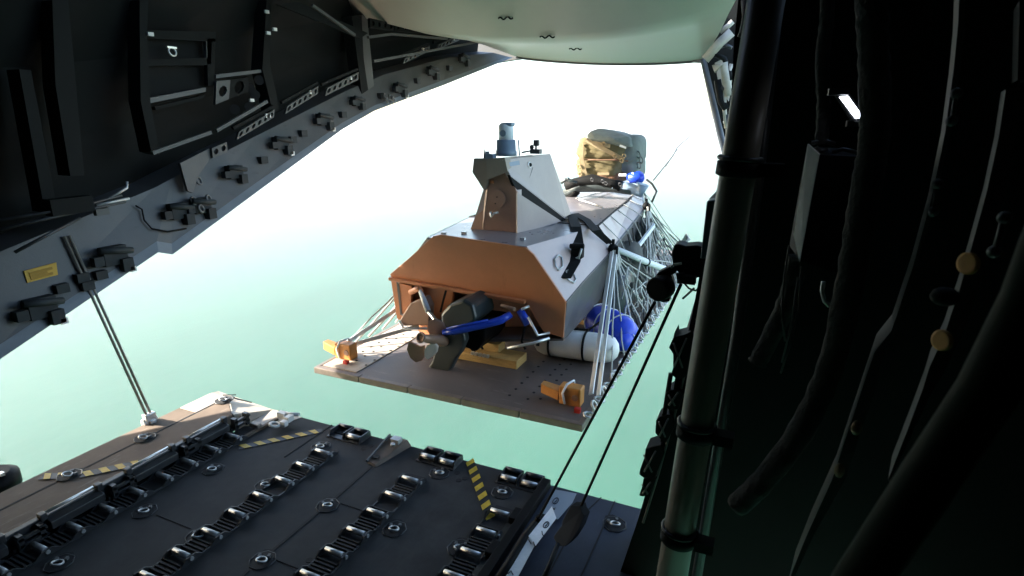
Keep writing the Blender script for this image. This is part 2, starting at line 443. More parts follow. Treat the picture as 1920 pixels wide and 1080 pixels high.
# perforated brackets standing on the beam
for a, b, k in (((338, 318), (418, 262), 3), ((440, 262), (510, 220), 6), ((531, 214), (592, 176), 6), ((606, 180), (668, 150), 6), ((752, 120), (802, 96), 6), ((816, 94), (858, 76), 6)):
    u = 24 if a[0] < 700 else 16
    ua, ub = 0, 0
    X = -4.97 if a[0] < 700 else -4.9
    if k == 3:
        MB().plate_holes([L(395, 296, X), L(423, 284, X), L(421, 266, X), L(393, 278, X)], 2, .03, .62, 8).build('sill_bracket', M['rib'], left)
        MB().prism([L(*q, X) for q in ((338, 306), (393, 278), (395, 296), (372, 330), (362, 362), (352, 358))], (-.03, 0, 0)).build('sill_bracket', M['sill'], left)
        continue
    MB().plate_holes([L(a[0], a[1], X), L(b[0], b[1], X), L(b[0] + 1, b[1] - u * .62, X), L(a[0] + 4, a[1] - u * .62, X)], k, .03, .62, 8).build('sill_bracket', M['rib'], left)
    MB().bar(L(a[0] - 4, a[1] - u * .9, X), L(b[0] + 2, b[1] - u * .85, X), .03, .03).build('stringer', M['wall'], left)
    MB().box(L(b[0] - 8, b[1] - 3, X + .02), (.02, .07, .04)).build('label_tab', M['boxgrey'], left)
def on_beam(px, py):
    """point on the face of the sill beam seen at that spot of the photograph"""
    d = ray(px, py)
    for i in range(n - 1):
        for tri in ((lip[i], lip[i + 1], UPR[i + 1]), (lip[i], UPR[i + 1], UPR[i])):
            nn = (tri[1] - tri[0]).cross(tri[2] - tri[0])
            t = (tri[0] - CAM).dot(nn) / d.dot(nn); P = CAM + d * t
            ok = True
            for k in range(3):
                e = tri[(k + 1) % 3] - tri[k]
                if e.cross(P - tri[k]).dot(nn) < -1e-9: ok = False
            if ok: return P
    return Xp(px, py, -4.98)
# latch fittings along the beam
for q, s in (((72, 575), 1.1), ((208, 478), 1.1), ((330, 395), 1.0), ((372, 385), 1.0), ((435, 322), .9), ((522, 268), .95), ((602, 224), .95), ((665, 190), .8), ((745, 165), .9), ((806, 134), .9), ((865, 110), .9)):
    c = on_beam(*q); b = MB()
    b.box(c + V((.03, 0, 0)), (.08, .17 * s, .14 * s)); b.box(c + V((.06, .06 * s, -.08 * s)), (.1, .08 * s, .1 * s)); b.tube([c + V((.08, -.12 * s, .06 * s)), c + V((.08, .12 * s, .02 * s))], .025 * s, 8)
    b.box(c + V((.05, -.13 * s, -.02 * s)), (.06, .07 * s, .07 * s))
    f = b.build('latch_fitting', M['fitting'], left)
    if q[0] in (72, 208, 522, 602, 745):
        MB().box(c + V((.1, .09 * s, -.12 * s)), (.02, .05, .045)).build('fitting_tag', M['boxgrey'], f)
for q in ((150, 520), (160, 535), (185, 515), (36, 590), (112, 540), (565, 250), (640, 215), (490, 300), (545, 262), (712, 180), (780, 152), (840, 128)):
    c = on_beam(*q); MB().box(c + V((.02, 0, 0)), (.06, .09, .07)).build('beam_clip', M['fitting'], left)
for q in ((716, 188), (722, 183), (712, 180), (728, 186), (362, 338), (352, 375), (366, 390), (380, 372)):
    c = on_beam(*q); MB().ring(c + V((.08, 0, 0)), .035, .012, (1, .4, .3)).build('shiny_eye', M['lug'], left)
# wire along the beam and rods in the corner
MB().tube([on_beam(*q) + V((.03, 0, 0)) for q in ((250, 385), (262, 392), (266, 412), (280, 428), (310, 434), (345, 428))], .008, 6).build('beam_wire', M['rubber'], left)
for pts, m in ((((0, 412), (130, 392), (228, 366)), 'steel_dark'), (((0, 430), (110, 405), (235, 378)), 'steel_dark'), (((28, 473), (150, 408)), 'steel_dark'), (((205, 372), (238, 352), (238, 340)), 'steel'), (((180, 385), (242, 372)), 'steel')):
    MB().tube([L(*q, -4.9) for q in pts], .012, 6).build('control_rod', M[m], left)
MB().box(L(190, 397, -4.88), (.04, .1, .05)).build('rod_joint', M['rib'], left)
MB().box(L(130, 385, -4.92), (.1, .3, .12)).build('rod_box', M['wall'], left)
# placard
pc = [on_beam(*q) + V((.012, 0, 0)) for q in ((50, 530), (107, 515), (104, 492), (43, 508))]
pl = tag(MB().prism(pc, (-.01, 0, 0)).build('placard', M['placard']), 'small yellow notice plate on the grey sill beam at far left', 'placard')
bc = [a * .84 + (sum(pc, V((0, 0, 0))) / 4) * .16 + V((.004, 0, 0)) for a in pc]
for k in range(3):
    u0 = .2 + .25 * k
    a = bc[0].lerp(bc[3], u0); b_ = bc[1].lerp(bc[2], u0)
    MB().bar(a.lerp(b_, .05), a.lerp(b_, .9 - .2 * (k % 2)), .004, .02).build('print_line', mat('placard_print', (.4, .22, .02), .6) if k == 0 else bpy.data.materials['placard_print'], pl)

# tail ceiling: the stowed upper door
rowsL = [Yp(968, 106, 9.55), Yp(895, 80, 9.0), Yp(800, 52, 8.2), Yp(700, 32, 7.4), Yp(585, -6, 6.5), V((-5.2, 5.4, 4.9)), V((-5.4, 3.5, 5.1))]
rowsR = [Yp(1316, 112, 9.9), Yp(1336, 84, 9.2), Yp(1352, 56, 8.4), Yp(1366, 26, 7.6), Yp(1384, -8, 6.8), V((-.2, 5.4, 4.9)), V((.9, 3.5, 5.1))]
NU = 28; vs = []
for j, (a, b_) in enumerate(zip(rowsL, rowsR)):
    for i in range(NU + 1):
        u = i / NU; s_ = math.sin(math.pi * u) ** .7
        vs.append(a.lerp(b_, u) + V((0, .15 * s_ if j == 0 else 0, -(.07 + .09 * min(j, 4)) * s_)))
fs = [(j * (NU + 1) + i, j * (NU + 1) + i + 1, (j + 1) * (NU + 1) + i + 1, (j + 1) * (NU + 1) + i) for j in range(len(rowsL) - 1) for i in range(NU)]
ceil = thing('tail_ceiling', 'pale grey green curved door skin forming the ceiling above the open tail', 'ceiling', (-2.8, 8, 4))
mb = MB().add(vs, fs, True); up_ = [v + V((0, 0, .25)) for v in vs]
mb.add(up_, [f[::-1] for f in fs], True)
o0 = 0
mb.add([vs[i] for i in range(NU + 1)] + [up_[i] for i in range(NU + 1)], [(i, i + 1, NU + 2 + i, NU + 1 + i) for i in range(NU)])
mb.build('ceiling_skin', M['ceil'], ceil)
MB().tube([vs[i] + V((0, .0, -.005)) for i in range(NU + 1)], .025, 6).build('rim_seal', M['sill'], ceil)
for q in ((948, 32), (1026, 67), (1079, 90)):
    # small wavy handles on the skin
    from mathutils.geometry import intersect_ray_tri
    d = ray(*q); hit = None
    for f in fs:
        for tri in ((f[0], f[1], f[2]), (f[0], f[2], f[3])):
            h_ = intersect_ray_tri(vs[tri[0]], vs[tri[1]], vs[tri[2]], d, CAM, True)
            if h_ is not None and (hit is None or (h_ - CAM).length < (hit - CAM).length): hit = h_
    if hit is None: continue
    MB().tube([hit + V((x * .045, 0, -.012 + .013 * math.sin(x * 3.1))) for x in [k / 3 - 2 for k in range(13)]], .009, 5).build('skin_handle', M['rubber'], ceil)

# right corner of the tail, seen past the dark frame
rc = thing('tail_corner_frame', 'right rear corner of the tail opening with tangled pale braces and dark pipes', 'frame', (-1, 8.5, 2.5))
rim = [Yp(1300, 112, 9.9), Yp(1319, 114, 9.9), Yp(1336, 190, 9.2), Yp(1352, 258, 8.5), Yp(1362, 292, 8.0), Yp(1350, 372, 7.2), Yp(1338, 470, 6.4), Yp(1290, 640, 5.2)]
MB().tube(rim, .045, 8).build('rim_strip', M['sill'], rc)
MB().prism([Yp(*q, 10.0) for q in ((1322, 110), (1338, 62), (1362, -10), (1376, -40), (1420, -40), (1420, 300), (1366, 300), (1341, 190))], (.2, .5, 0)).build('corner_skin', M['wall'], rc)
for pts, r, m in ((((1322, 112), (1350, 80), (1372, 60)), .07, 'lit_beige'), (((1338, 130), (1358, 120), (1366, 180)), .06, 'lit_beige'), (((1335, 100), (1358, 110), (1372, 150)), .035, 'dark'), (((1345, 150), (1352, 190), (1362, 205)), .05, 'dark'),
                  (((1372, 120), (1360, 150), (1358, 200), (1362, 240)), .03, 'lit_beige'), (((1340, 90), (1362, 85), (1372, 90)), .025, 'steel_dark'), (((1362, 215), (1366, 260), (1360, 300)), .03, 'steel_dark'), (((1350, 60), (1366, 48), (1374, 40)), .035, 'lit_beige'),
                  (((1356, 230), (1370, 225), (1374, 250)), .02, 'alu'), (((1352, 165), (1372, 170), (1376, 200)), .04, 'rib')):
    MB().tube([Yp(*q, 8.9) for q in pts], r, 6).build('corner_brace', M[m], rc)
MB().prism([Yp(*q, 9.2) for q in ((1340, 118), (1360, 108), (1372, 150), (1366, 190), (1350, 170))], (0, .05, 0)).build('sunlit_corner', M['lit_beige'], rc)

# ------------------------------------------------------------------ ramp
EDGE = 3.56
ramp = MB().prism([(-4.06, -.6, -.22), (-.62, -.6, -.22), (-.62, EDGE, -.07), (-4.06, EDGE, -.07)], (0, 0, 0.0001))
ramp = MB()
xs = [-4.06, -.62]
ramp.add([(-4.06, -.6, 0), (-1.29, -.6, 0), (-1.29, EDGE, 0), (-4.06, EDGE, 0), (-4.06, -.6, -.24), (-1.29, -.6, -.24), (-1.29, EDGE, -.09), (-4.06, EDGE, -.09)],
         [(0, 1, 2, 3), (4, 7, 6, 5), (0, 4, 5, 1), (1, 5, 6, 2), (2, 6, 7, 3), (3, 7, 4, 0)])
ramp = ramp.build('ramp_floor', M['ramp'], bevel=.008, kind='structure')
rs = MB().add([(-1.288, -.6, -.004), (-.5, -.6, -.004), (-.5, EDGE - .02, -.004), (-1.288, EDGE - .02, -.004), (-1.288, -.6, -.24), (-.5, -.6, -.24), (-.5, EDGE - .02, -.09), (-1.288, EDGE - .02, -.09)],
         [(0, 1, 2, 3), (4, 7, 6, 5), (0, 4, 5, 1), (1, 5, 6, 2), (2, 6, 7, 3), (3, 7, 4, 0)]).build('ramp_walkway', M['blue_floor'], bevel=.006, kind='structure')
T_X = (-3.95, -3.09, -2.24, -1.47)
# seams on the floor
def seam(pts, w=.012, par=ramp, z=.0022, name='floor_seam'):
    MB().bar(V((*pts[0], z)), V((*pts[1], z)), w, .004).build(name, M['recess'], par)
seam(((-2.63, .0), (-2.63, 1.98)), .018); seam(((-2.63, 2.16), (-2.63, 2.58)), .018); seam(((-2.63, 2.74), (-2.64, 3.17)), .018)
seam(((-3.62, 2.10), (-3.28, 2.10)), .006); seam(((-2.55, 2.72), (-2.32, 2.72)), .008); seam(((-2.55, 2.12), (-2.32, 2.12)), .008)
seam(((-3.36, 3.0), (-3.36, 3.56)), .01); seam(((-1.36, 2.0), (-1.36, 3.5)), .012)
seam(((-.98, 1.8), (-.98, 3.15)), .008, rs); seam(((-.80, 1.4), (-.80, 3.54)), .009, rs); seam(((-1.0, 3.15), (-.9, 3.54)), .006, rs)
for x, y in ((-2.27, 2.63), (-2.36, 2.2), (-1.32, 3.1), (-3.46, 3.36), (-2.83, 3.42), (-2.86, 3.36), (-1.9, 3.34), (-1.93, 3.3), (-1.99, 3.38), (-1.82, 3.4)):
    MB().tube([(x, y, .0), (x, y, .003)], .022, 10).build('floor_socket', M['recess'], ramp)
MB().box((-2.27, 2.63, .004), (.05, .05, .006)).build('floor_cover', M['ramp'], ramp)
# hazard stripes
def hazard(a, b, w, k, par, z, skew=.5):
    a = V((*a, z)); b = V((*b, z)); d = (b - a) / k; pw = V((-d.y, d.x, 0)).normalized() * w
    MB().prism([a, b, b + pw, a + pw], (0, 0, .002)).build('hazard_strip_base', M['stripe_black'], par)
    for i in range(k):
        p = a + d * i; e = V((0, 0, .0015)); z2 = V((0, 0, .003)); s_ = d * skew
        q = [p, p + d * .5, p + d * .5 + pw + s_ * (1 if i < k - 1 else .6), p + pw + s_]
        MB().prism([v + z2 for v in q], e).build('hazard_stripe', M['yellow'], par)
hazard((-1.99, 3.52), (-1.50, 2.93), .07, 7, ramp, .002, -.45)
hazard((-3.83, 2.97), (-3.40, 3.47), -.07, 6, ramp, .002, .4)

# raised side shelf
shelf = thing('side_shelf', 'raised warm grey shelf along the left edge of the ramp with recessed rings', 'ramp shelf', (-4.4, 2, 0))
ZS = .1
MB().add([(-4.70, -.6, ZS), (-4.48, -.6, ZS), (-4.48, 3.1, ZS), (-4.70, 3.1, ZS), (-4.70, -.6, -.2), (-4.48, -.6, -.2), (-4.48, 3.1, -.07), (-4.70, 3.1, -.07)],
         [(0, 1, 2, 3), (4, 7, 6, 5), (0, 4, 5, 1), (1, 5, 6, 2), (2, 6, 7, 3), (3, 7, 4, 0)]).build('outer_plank', M['shelf'], shelf, bevel=.006)
MB().add([(-4.465, -.6, ZS + .003), (-4.15, -.6, ZS + .003), (-4.15, 3.2, ZS + .003), (-4.465, 3.42, ZS + .003), (-4.465, -.6, -.2), (-4.15, -.6, -.2), (-4.15, 3.2, -.06), (-4.465, 3.42, -.06)],
         [(0, 1, 2, 3), (4, 7, 6, 5), (0, 4, 5, 1), (1, 5, 6, 2), (2, 6, 7, 3), (3, 7, 4, 0)]).build('inner_plank', M['shelf'], shelf, bevel=.006)
MB().box((-4.59, 3.262, .02), (.22, .31, .16)).build('sunlit_end', M['bare'], shelf, bevel=.006)  # plank end coloured pale to look sunlit
MB().prism([(-4.05, 3.22, .0005), (-3.78, 3.36, .0005), (-3.70, 3.555, .0005), (-4.05, 3.555, .0005)], (0, 0, .004)).build('sunlit_corner', M['bare'], shelf)  # thin sheet added, its pale colour imitating sun on the floor
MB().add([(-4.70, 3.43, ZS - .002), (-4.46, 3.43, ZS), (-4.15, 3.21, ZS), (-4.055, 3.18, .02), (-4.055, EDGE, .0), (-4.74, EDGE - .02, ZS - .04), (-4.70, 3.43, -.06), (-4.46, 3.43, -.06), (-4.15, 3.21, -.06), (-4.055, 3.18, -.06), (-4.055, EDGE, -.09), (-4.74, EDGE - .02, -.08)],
         [(0, 1, 2), (0, 2, 5), (2, 4, 5), (2, 3, 4), (0, 5, 11, 6), (4, 10, 11, 5), (3, 9, 10, 4), (6, 11, 7), (7, 11, 8), (8, 11, 10), (8, 10, 9), (0, 6, 7, 1), (1, 7, 8, 2), (2, 8, 9, 3)]).build('aft_plate', M['bare'], shelf)  # aft end tinted pale so the sunlight on it reads stronger
for a, b_ in (((-4.55, 3.44, ZS + .001), (-4.5, 3.54, .07)), ((-4.46, 3.44, ZS + .001), (-4.25, 3.5, .06))):
    MB().bar(a, b_, .012, .006).build('plate_seam', M['recess'], shelf)
hazard((-4.66, 1.99), (-4.50, 2.08), -.075, 2, shelf, ZS + .004, .4)
hazard((-4.43, 2.11), (-4.17, 2.42), -.08, 4, shelf, ZS + .006, .4)

# left rail with locks
rail = thing('guide_rail', 'dark lock rail with pivoting levers between the shelf and the first roller track', 'guide rail', (-4.1, 2, 0))
MB().box((-4.115, 1.25, .06), (.045, 3.7, .13)).build('rail_web', M['steel_dark'], rail, bevel=.004)
MB().box((-4.08, 1.25, .004), (.03, 3.7, .02)).build('rail_foot', M['black'], rail)
for k, y in enumerate((.7, 1.28, 1.86, 2.42, 2.9)):
    MB().prism([(-4.09, y - .17, .055), (-4.09, y + .17, .055), (-4.09, y + .17, .11), (-4.09, y - .17, .11)], (.055, 0, -.015)).build('lock_flap', M['steel_dark'], rail, bevel=.004)
    MB().tube([(-4.10, y - .16, .145), (-4.10, y + .14, .145)], .011, 6).build('lock_bar', M['alu'], rail)
    for e_y in (-.18, .17): MB().box((-4.1, y + e_y, .13), (.05, .04, .05)).build('lock_hinge', M['steel_dark'], rail, bevel=.005)
    hb = MB(); yy = y + .3; hb.box((-4.06, yy - .06, .06), (.05, .03, .11)); hb.box((-4.06, yy + .06, .06), (.05, .03, .11)); hb.bar((-4.045, yy - .08, .085), (-4.045, yy + .09, .085), .02, .02); hb.bar((-4.045, yy - .07, .04), (-4.045, yy + .08, .04), .02, .02)
    hb.build('lock_pawl', M['steel_dark'], rail)
    MB().box((-4.09, yy, .02), (.06, .2, .03)).build('lock_pocket', M['recess'], rail)

# right rail
rail2 = thing('guide_rail', 'black guide rail beside the fourth roller track, right of the hazard stripe', 'guide rail', (-1.32, 2, 0))
MB().box((-1.30, 1.45, .035), (.06, 4.1, .07)).build('rail_web', M['black'], rail2, bevel=.004)
MB().box((-1.365, 1.3, .012), (.05, 3.7, .02)).build('rail_foot', M['steel_dark'], rail2)
for y in (1.9, 2.3, 2.7, 3.05):
    MB().box((-1.355, y, .045), (.05, .12, .05)).build('lock_flap', M['black'], rail2, bevel=.005)
    MB().tube([(-1.375, y, .03), (-1.33, y, .03)], .02, 8).build('lock_pin', M['steel_dark'], rail2)

# roller tracks
TL = ['first roller track at the far left beside the lock rail', 'second roller track from the left, between two rows of rings', 'third roller track from the left, right of the centre seam', 'fourth roller track, beside the black guide rail on the right']
PITCHY = .208
YS = (((3.02,), 15), ((3.14,), 15), ((3.12,), 15), ((3.05,), 15))
roll_me = [None]; rung_me = [None]
for ti, x in enumerate(T_X):
    t = thing('roller_track', TL[ti], 'roller track', (x, 2, 0), 'roller tracks on the ramp')
    y1 = YS[ti][0][0]; k = YS[ti][1]; y0 = y1 - PITCHY * (k - 1)
    for sgn in (-1, 1):
        zz = .022
        mb = MB()
        # scalloped side rail: higher at each roller
        pts = []
        for i in range(k):
            yr = y1 - PITCHY * i
            pts += [(yr + .075, .012), (yr + .03, .045), (yr - .03, .045), (yr - .075, .012)]
        top = [V((x + sgn * .078, y, z)) for y, z in pts]; low = [V((x + sgn * .078, y, -.01)) for y, z in pts]
        e = V((sgn * .012, 0, 0)); m_ = len(pts)
        vs = top + low + [p + e for p in top] + [p + e for p in low]
        for i in range(m_ - 1):
            mb_f = [(i, i + 1, m_ + i + 1, m_ + i), (2 * m_ + i, 3 * m_ + i, 3 * m_ + i + 1, 2 * m_ + i + 1), (i, 2 * m_ + i, 2 * m_ + i + 1, i + 1)]
            mb.f += mb_f; mb.sm += [False] * 3
        mb.v = vs
        mb.build('side_channel', M['steel_dark'], t)
    MB().box((x, (y0 + y1) / 2, .003), (.15, y1 - y0 + .2, .004)).build('track_bed', M['recess'], t)
    for i in range(k - 1):
        for q in (.3, .43, .57, .7):
            if (i + ti) % 5 == 3 and q in (.3, .43, .57): continue
            if rung_me[0] is None:
                g_ = MB().box((0, 0, 0), (.15, .013, .016)).build('ladder_rung', M['ramp'], t, local=True); rung_me[0] = g_.data
            else:
                g_ = bpy.data.objects.new('ladder_rung', rung_me[0]); COL.objects.link(g_); g_.parent = t
            g_.location = V((x, y1 - PITCHY * (i + q), .012)) - t.location
    for i in range(k):
        yr = y1 - PITCHY * i
        if roll_me[0] is None:
            b_ = MB().tube([(-.066, 0, 0), (.066, 0, 0)], .0185, 12)
            r_ = b_.build('roller', M['steel'], t, local=True); roll_me[0] = r_.data
        else:
            r_ = bpy.data.objects.new('roller', roll_me[0]); COL.objects.link(r_); r_.parent = t
        r_.location = V((x, yr, .034)) - t.location
        pin = MB().tube([(x + .085, yr, .03), (x + .098, yr, .03)], .013, 8).build('roller_pin', M['steel'], t)
# end roller blocks at the ramp edge
endlab = ['paired edge rollers at the aft end of the second roller track', 'paired edge rollers at the aft end of the third roller track', 'paired edge rollers at the aft end of the fourth roller track']
for k, (x, lab) in enumerate(zip((-3.1, -2.2, -1.5), endlab)):
    t = thing('edge_roller_block', lab, 'edge rollers', (x, 3.45, 0), 'edge roller blocks')
    MB().box((x, 3.47, .004), (.34, .17, .012)).build('base_plate', M['steel_dark'], t, bevel=.003)
    for s_ in (-1, 1):
        fx = x + s_ * .085
        for e in (-.07, .07):
            MB().prism([(fx + e, 3.40, .01), (fx + e, 3.56, .01), (fx + e, 3.55, .05), (fx + e, 3.42, .055)], (.01, 0, 0)).build('cheek', M['steel_dark'], t)
        MB().box((fx, 3.485, .012), (.12, .07, .008)).build('pocket', M['recess'], t)
        for yy, m in ((3.54, 'steel_dark'), (3.435, 'steel')):
            if s_ < 0 and yy < 3.5 and k == 0: continue
            MB().tube([(fx - .06, yy, .032), (fx + .065, yy, .032)], .022, 10).build('roller', M[m], t)
# latch plate at ramp edge between second and third tracks
lp = thing('latch_plate', 'pointed raised latch plate on the ramp edge at the end of the centre seam', 'latch plate', (-2.66, 3.35, 0))
MB().hull([(-2.74, 3.56, .0), (-2.52, 3.56, .0), (-2.70, 3.2, 0), (-2.6, 3.18, 0), (-2.74, 3.56, .05), (-2.56, 3.56, .05), (-2.71, 3.22, .015), (-2.62, 3.2, .015)]).build('plate', M['shelf'], lp, bevel=.006)
MB().bar((-2.735, 3.56, .055), (-2.70, 3.2, .02), .012, .02).build('plate_lip', M['lug'], lp)
b = MB(); b.box((-2.63, 3.5, .06), (.08, .06, .04)); b.tube([(-2.62, 3.44, .05), (-2.62, 3.44, .065)], .02, 8); b.build('latch', M['steel'], lp)
MB().tube([(-2.66, 3.27, .026), (-2.66, 3.27, .032)], .026, 10).build('keyhole', M['recess'], lp)

# tie-down rings
def make_ring():
    t = thing('tie_down_ring', 'x', 'tie down ring', (0, 0, 0), 'tie down rings in the ramp')
    pts = [(-.06, -.04), (-.025, -.075), (.025, -.075), (.06, -.04), (.06, .05), (.025, .095), (-.025, .095), (-.06, .05)]
    MB().prism([(a, b_, .0005) for a, b_ in pts], (0, 0, .003)).build('recess_pan', M['recess'], t)
    fr = MB().ring((0, 0, .002), .08, .004, (0, 0, 1), 8, 4); fr.build('pan_rim', M['steel_dark'], t)
    rb = MB(); rb.ring((0, -.01, .016), .030, .007, (0.15, .25, 1), 14, 6, a0=0, a1=2 * math.pi)
    rb.build('ring', M['steel'], t)
    lug = MB(); [MB().box((e, .028, .012), (.016, .024, .016)).build('lug', M['lug'], t) for e in (-.03, .03)]
    return t
proto = make_ring()
rl = [(-3.73, 1.55, 'tie down ring nearest the bottom left corner, beside the first roller track'), (-3.73, 2.09, 'middle tie down ring of the row beside the first roller track'), (-3.73, 2.64, 'tie down ring beside the first roller track, nearest the slanting hazard stripe'),
      (-3.17, 2.07, 'tie down ring just left of the second roller track, at the front'), (-3.2, 2.66, 'tie down ring just left of the second roller track, halfway to the edge'), (-3.2, 3.24, 'tie down ring by the edge rollers of the second track'),
      (-2.62, 2.66, 'tie down ring on the centre seam, nearer the ramp edge'), (-2.62, 2.08, 'tie down ring on the centre seam, at the bottom of the picture'), (-2.05, 2.65, 'tie down ring on plain floor right of the third roller track'),
      (-2.11, 3.32, 'tie down ring behind the edge rollers of the third track'), (-1.57, 2.67, 'tie down ring between hazard stripe and fourth roller track'), (-1.57, 3.3, 'tie down ring behind the edge rollers of the fourth track'),
      (-.74, 3.3, 'tie down ring on the bluish walkway at the far right')]
for k, (x, y, lab) in enumerate(rl):
    z = 0 if x < -1.2 else -.003
    place(proto, k == 0, (x, y, z), lab, .5 + .25 * math.sin(k * 2.3))
for k, (x, y, lab) in enumerate(((-4.47, 2.62, 'tie down ring in the shelf seam nearer the ramp edge'), (-4.47, 2.05, 'tie down ring in the shelf seam between the yellow stripes'), (-4.44, 3.36, 'tie down ring at the sunlit end of the shelf'))):
    place(proto, False, (x, y, ZS + .006), lab, -.2)
seam(((-4.473, -.5), (-4.473, 1.97)), .016, shelf, ZS + .003, 'shelf_seam'); seam(((-4.473, 2.13), (-4.473, 2.54)), .016, shelf, ZS + .003, 'shelf_seam'); seam(((-4.473, 2.7), (-4.473, 3.3)), .016, shelf, ZS + .003, 'shelf_seam')
# bright fittings at the sunlit ramp end
fit = thing('end_fitting', 'bright fitting at the sunlit left corner of the ramp edge', 'fitting', (-3.8, 3.4, 0))
b = MB(); p0 = Zp(530, 782, .03)
b.box(p0 + V((0, 0, .02)), (.08, .05, .06)); b.tube([p0 + V((-.02, 0, .03)), p0 + V((.16, .04, .04))], .018, 8); b.box(p0 + V((.1, -.02, .02)), (.05, .07, .05)); b.build('clamp', M['boxgrey'], fit)
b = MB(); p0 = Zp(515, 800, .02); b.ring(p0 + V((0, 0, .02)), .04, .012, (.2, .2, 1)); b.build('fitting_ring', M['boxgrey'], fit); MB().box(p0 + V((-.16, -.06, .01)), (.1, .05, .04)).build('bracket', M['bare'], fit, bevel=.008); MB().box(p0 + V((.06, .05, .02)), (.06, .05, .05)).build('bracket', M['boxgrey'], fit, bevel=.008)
MB().bar(Zp(440, 830, .01), Zp(520, 785, .012), .03, .02).build('end_bar', M['shelf'], fit)

# round cover at far lower left
cv = tag(MB().tube([(-4.98, 1.80, .0), (-4.98, 1.80, .1), (-4.98, 1.8, .13)], [.17, .17, .12], 16).build('hinge_cover', M['black']), 'round black hinge cover poking past the shelf at the far lower left', 'hinge cover')
MB().box((-4.88, 1.83, .135), (.04, .03, .03)).build('cover_bolt', M['alu'], cv)

# support struts from sill to shelf
st = thing('ramp_stay', 'thin double rod stay running from the dark sill down to the shelf', 'ramp stay', (-4.68, 2.85, .1))
top = V((-5.06, 2.68, 1.72)); bot = V((-4.69, 2.82, .16))
for s_ in (-.018, .018):
    MB().tube([top + V((0, s_, 0)), bot + V((0, s_, 0))], .0115, 8).build('stay_rod', M['tube'], st)
b = MB(); b.box(bot + V((0, 0, -.02)), (.06, .09, .09)); b.tube([bot + V((-.01, -.06, -.05)), bot + V((-.01, .06, -.05))], .035, 10); b.box(bot + V((.02, 0, -.05)), (.06, .05, .04)); b.build('stay_foot', M['steel'], st, bevel=.006)

# ------------------------------------------------------------------ airdrop platform
PZ = .2; PX0, PX1, PY0, PY1 = -4.06, -1.23, 4.15, 11.2
plat = thing('drop_platform', 'flat grey brown cargo platform flying out behind the ramp with the boat lashed on it', 'platform', ((PX0 + PX1) / 2, PY0, PZ))
npan = 4
for k in range(npan):
    y0 = PY0 + .03 + (PY1 - PY0 - .03) * k / npan; y1 = PY0 + .03 + (PY1 - PY0 - .03) * (k + 1) / npan - .008
    MB().box(((PX0 + PX1) / 2, (y0 + y1) / 2, PZ - .04), (PX1 - PX0 - .1, y1 - y0, .08)).build('deck_panel', M['platform'], plat)
for k in range(5):
    w = (PX1 - PX0) / 5
    MB().box((PX0 + w * (k + .5), PY0, PZ - .03), (w - .005, .06, .066)).build('edge_beam', M['platform_edge'], plat, bevel=.008)
for s_, x in ((-1, PX0 + .025), (1, PX1 - .025)):
    MB().box((x, (PY0 + PY1) / 2, PZ - .03), (.05, PY1 - PY0, .07)).build('side_rail', M['platform_edge'], plat, bevel=.008)
for k in range(3):
    MB().box((-3.79, PY0 + .35 + .62 * k, PZ + .004), (.42, .61, .008)).build('sunlit_plate', M['bare'], plat)  # pale sheets added to make the sunlit deck corner look brighter
hb = MB()
for x in (-1.82, -1.72, -2.0, -3.86, -3.76, -3.6):
    for i in range(34):
        y = PY0 + .22 + .14 * i + (.05 if x in (-1.72, -3.76) else 0)
        if y > 9: break
        zz_ = PZ + (.0085 if x < -3.58 and y < 6.05 else .0005); hb.tube([(x, y, zz_), (x, y, zz_ + .003)], .014, 7)
hb.build('deck_hole', M['recess'], plat, kind='stuff')
# lashing chain along the right rim
for k in range(44):
    y = PY0 + .1 + k * .155
    MB().ring((PX1 + .012, y, PZ + .035 + .012 * (k % 2)), .045, .011, (0.9, 0, .5) if k % 2 else (.2, 0, 1), 8, 5).build('rim_link', M['steel'], plat)
for x, lab in ((-1.5, 'orange end connector on the right corner of the platform'), (-3.97, 'orange end connector on the sunlit left corner of the platform')):
    t = thing('end_connector', lab, 'connector', (x, 4.45, PZ), 'platform end connectors')
    MB().box((x + .06, 4.45, PZ + .09), (.2, .12, .17)).build('connector_body', M['orange'], t, bevel=.012)
    MB().prism([(x - .04, 4.39, PZ + .03), (x - .04, 4.51, PZ + .03), (x - .22, 4.5, PZ + .06), (x - .22, 4.42, PZ + .06)], (0, 0, .09)).build('connector_wedge', M['orange'], t, bevel=.008)
    MB().tube([(x + .02, 4.385, PZ + .02), (x + .0, 4.375, PZ + .12), (x + .03, 4.4, PZ + .2), (x + .06, 4.5, PZ + .2), (x + .07, 4.53, PZ + .05)], .011, 6).build('tie_loop', M['white_strap'], t)
    MB().tube([(x + .11, 4.385, PZ + .09), (x + .11, 4.39, PZ + .09)], .03, 8).build('bolt', M['brown_dk'], t)
    MB().box((x + .16, 4.32, PZ + .02), (.05, .04, .04)).build('red_pin', mat('red_pin_paint', (.5, .03, .02)) if x > -2 else bpy.data.materials['red_pin_paint'], t)

# timber under the hull
wb = thing('timber_block', 'pale timber bearer lying across the platform under the stern', 'timber', (-2.53, 5.05, PZ))
MB().box((-2.53, 5.04, PZ + .045), (.72, .26, .09)).build('plank', M['wood'], wb, bevel=.006)
wb2 = tag(MB().box((-2.65, 5.1, PZ + .14), (.46, .16, .09)).build('timber_chock', M['wood'], bevel=.006), 'shorter timber chock stacked on the bearer below the drive', 'timber')
for k, (y, lab) in enumerate(((6.6, 'timber cradle under the middle of the hull'), (8.6, 'timber cradle under the bow of the hull'))):
    tag(MB().box((-2.66, y, PZ + .1), (1.5, .3, .2)).build('timber_cradle', M['wood'], bevel=.006), lab, 'timber')

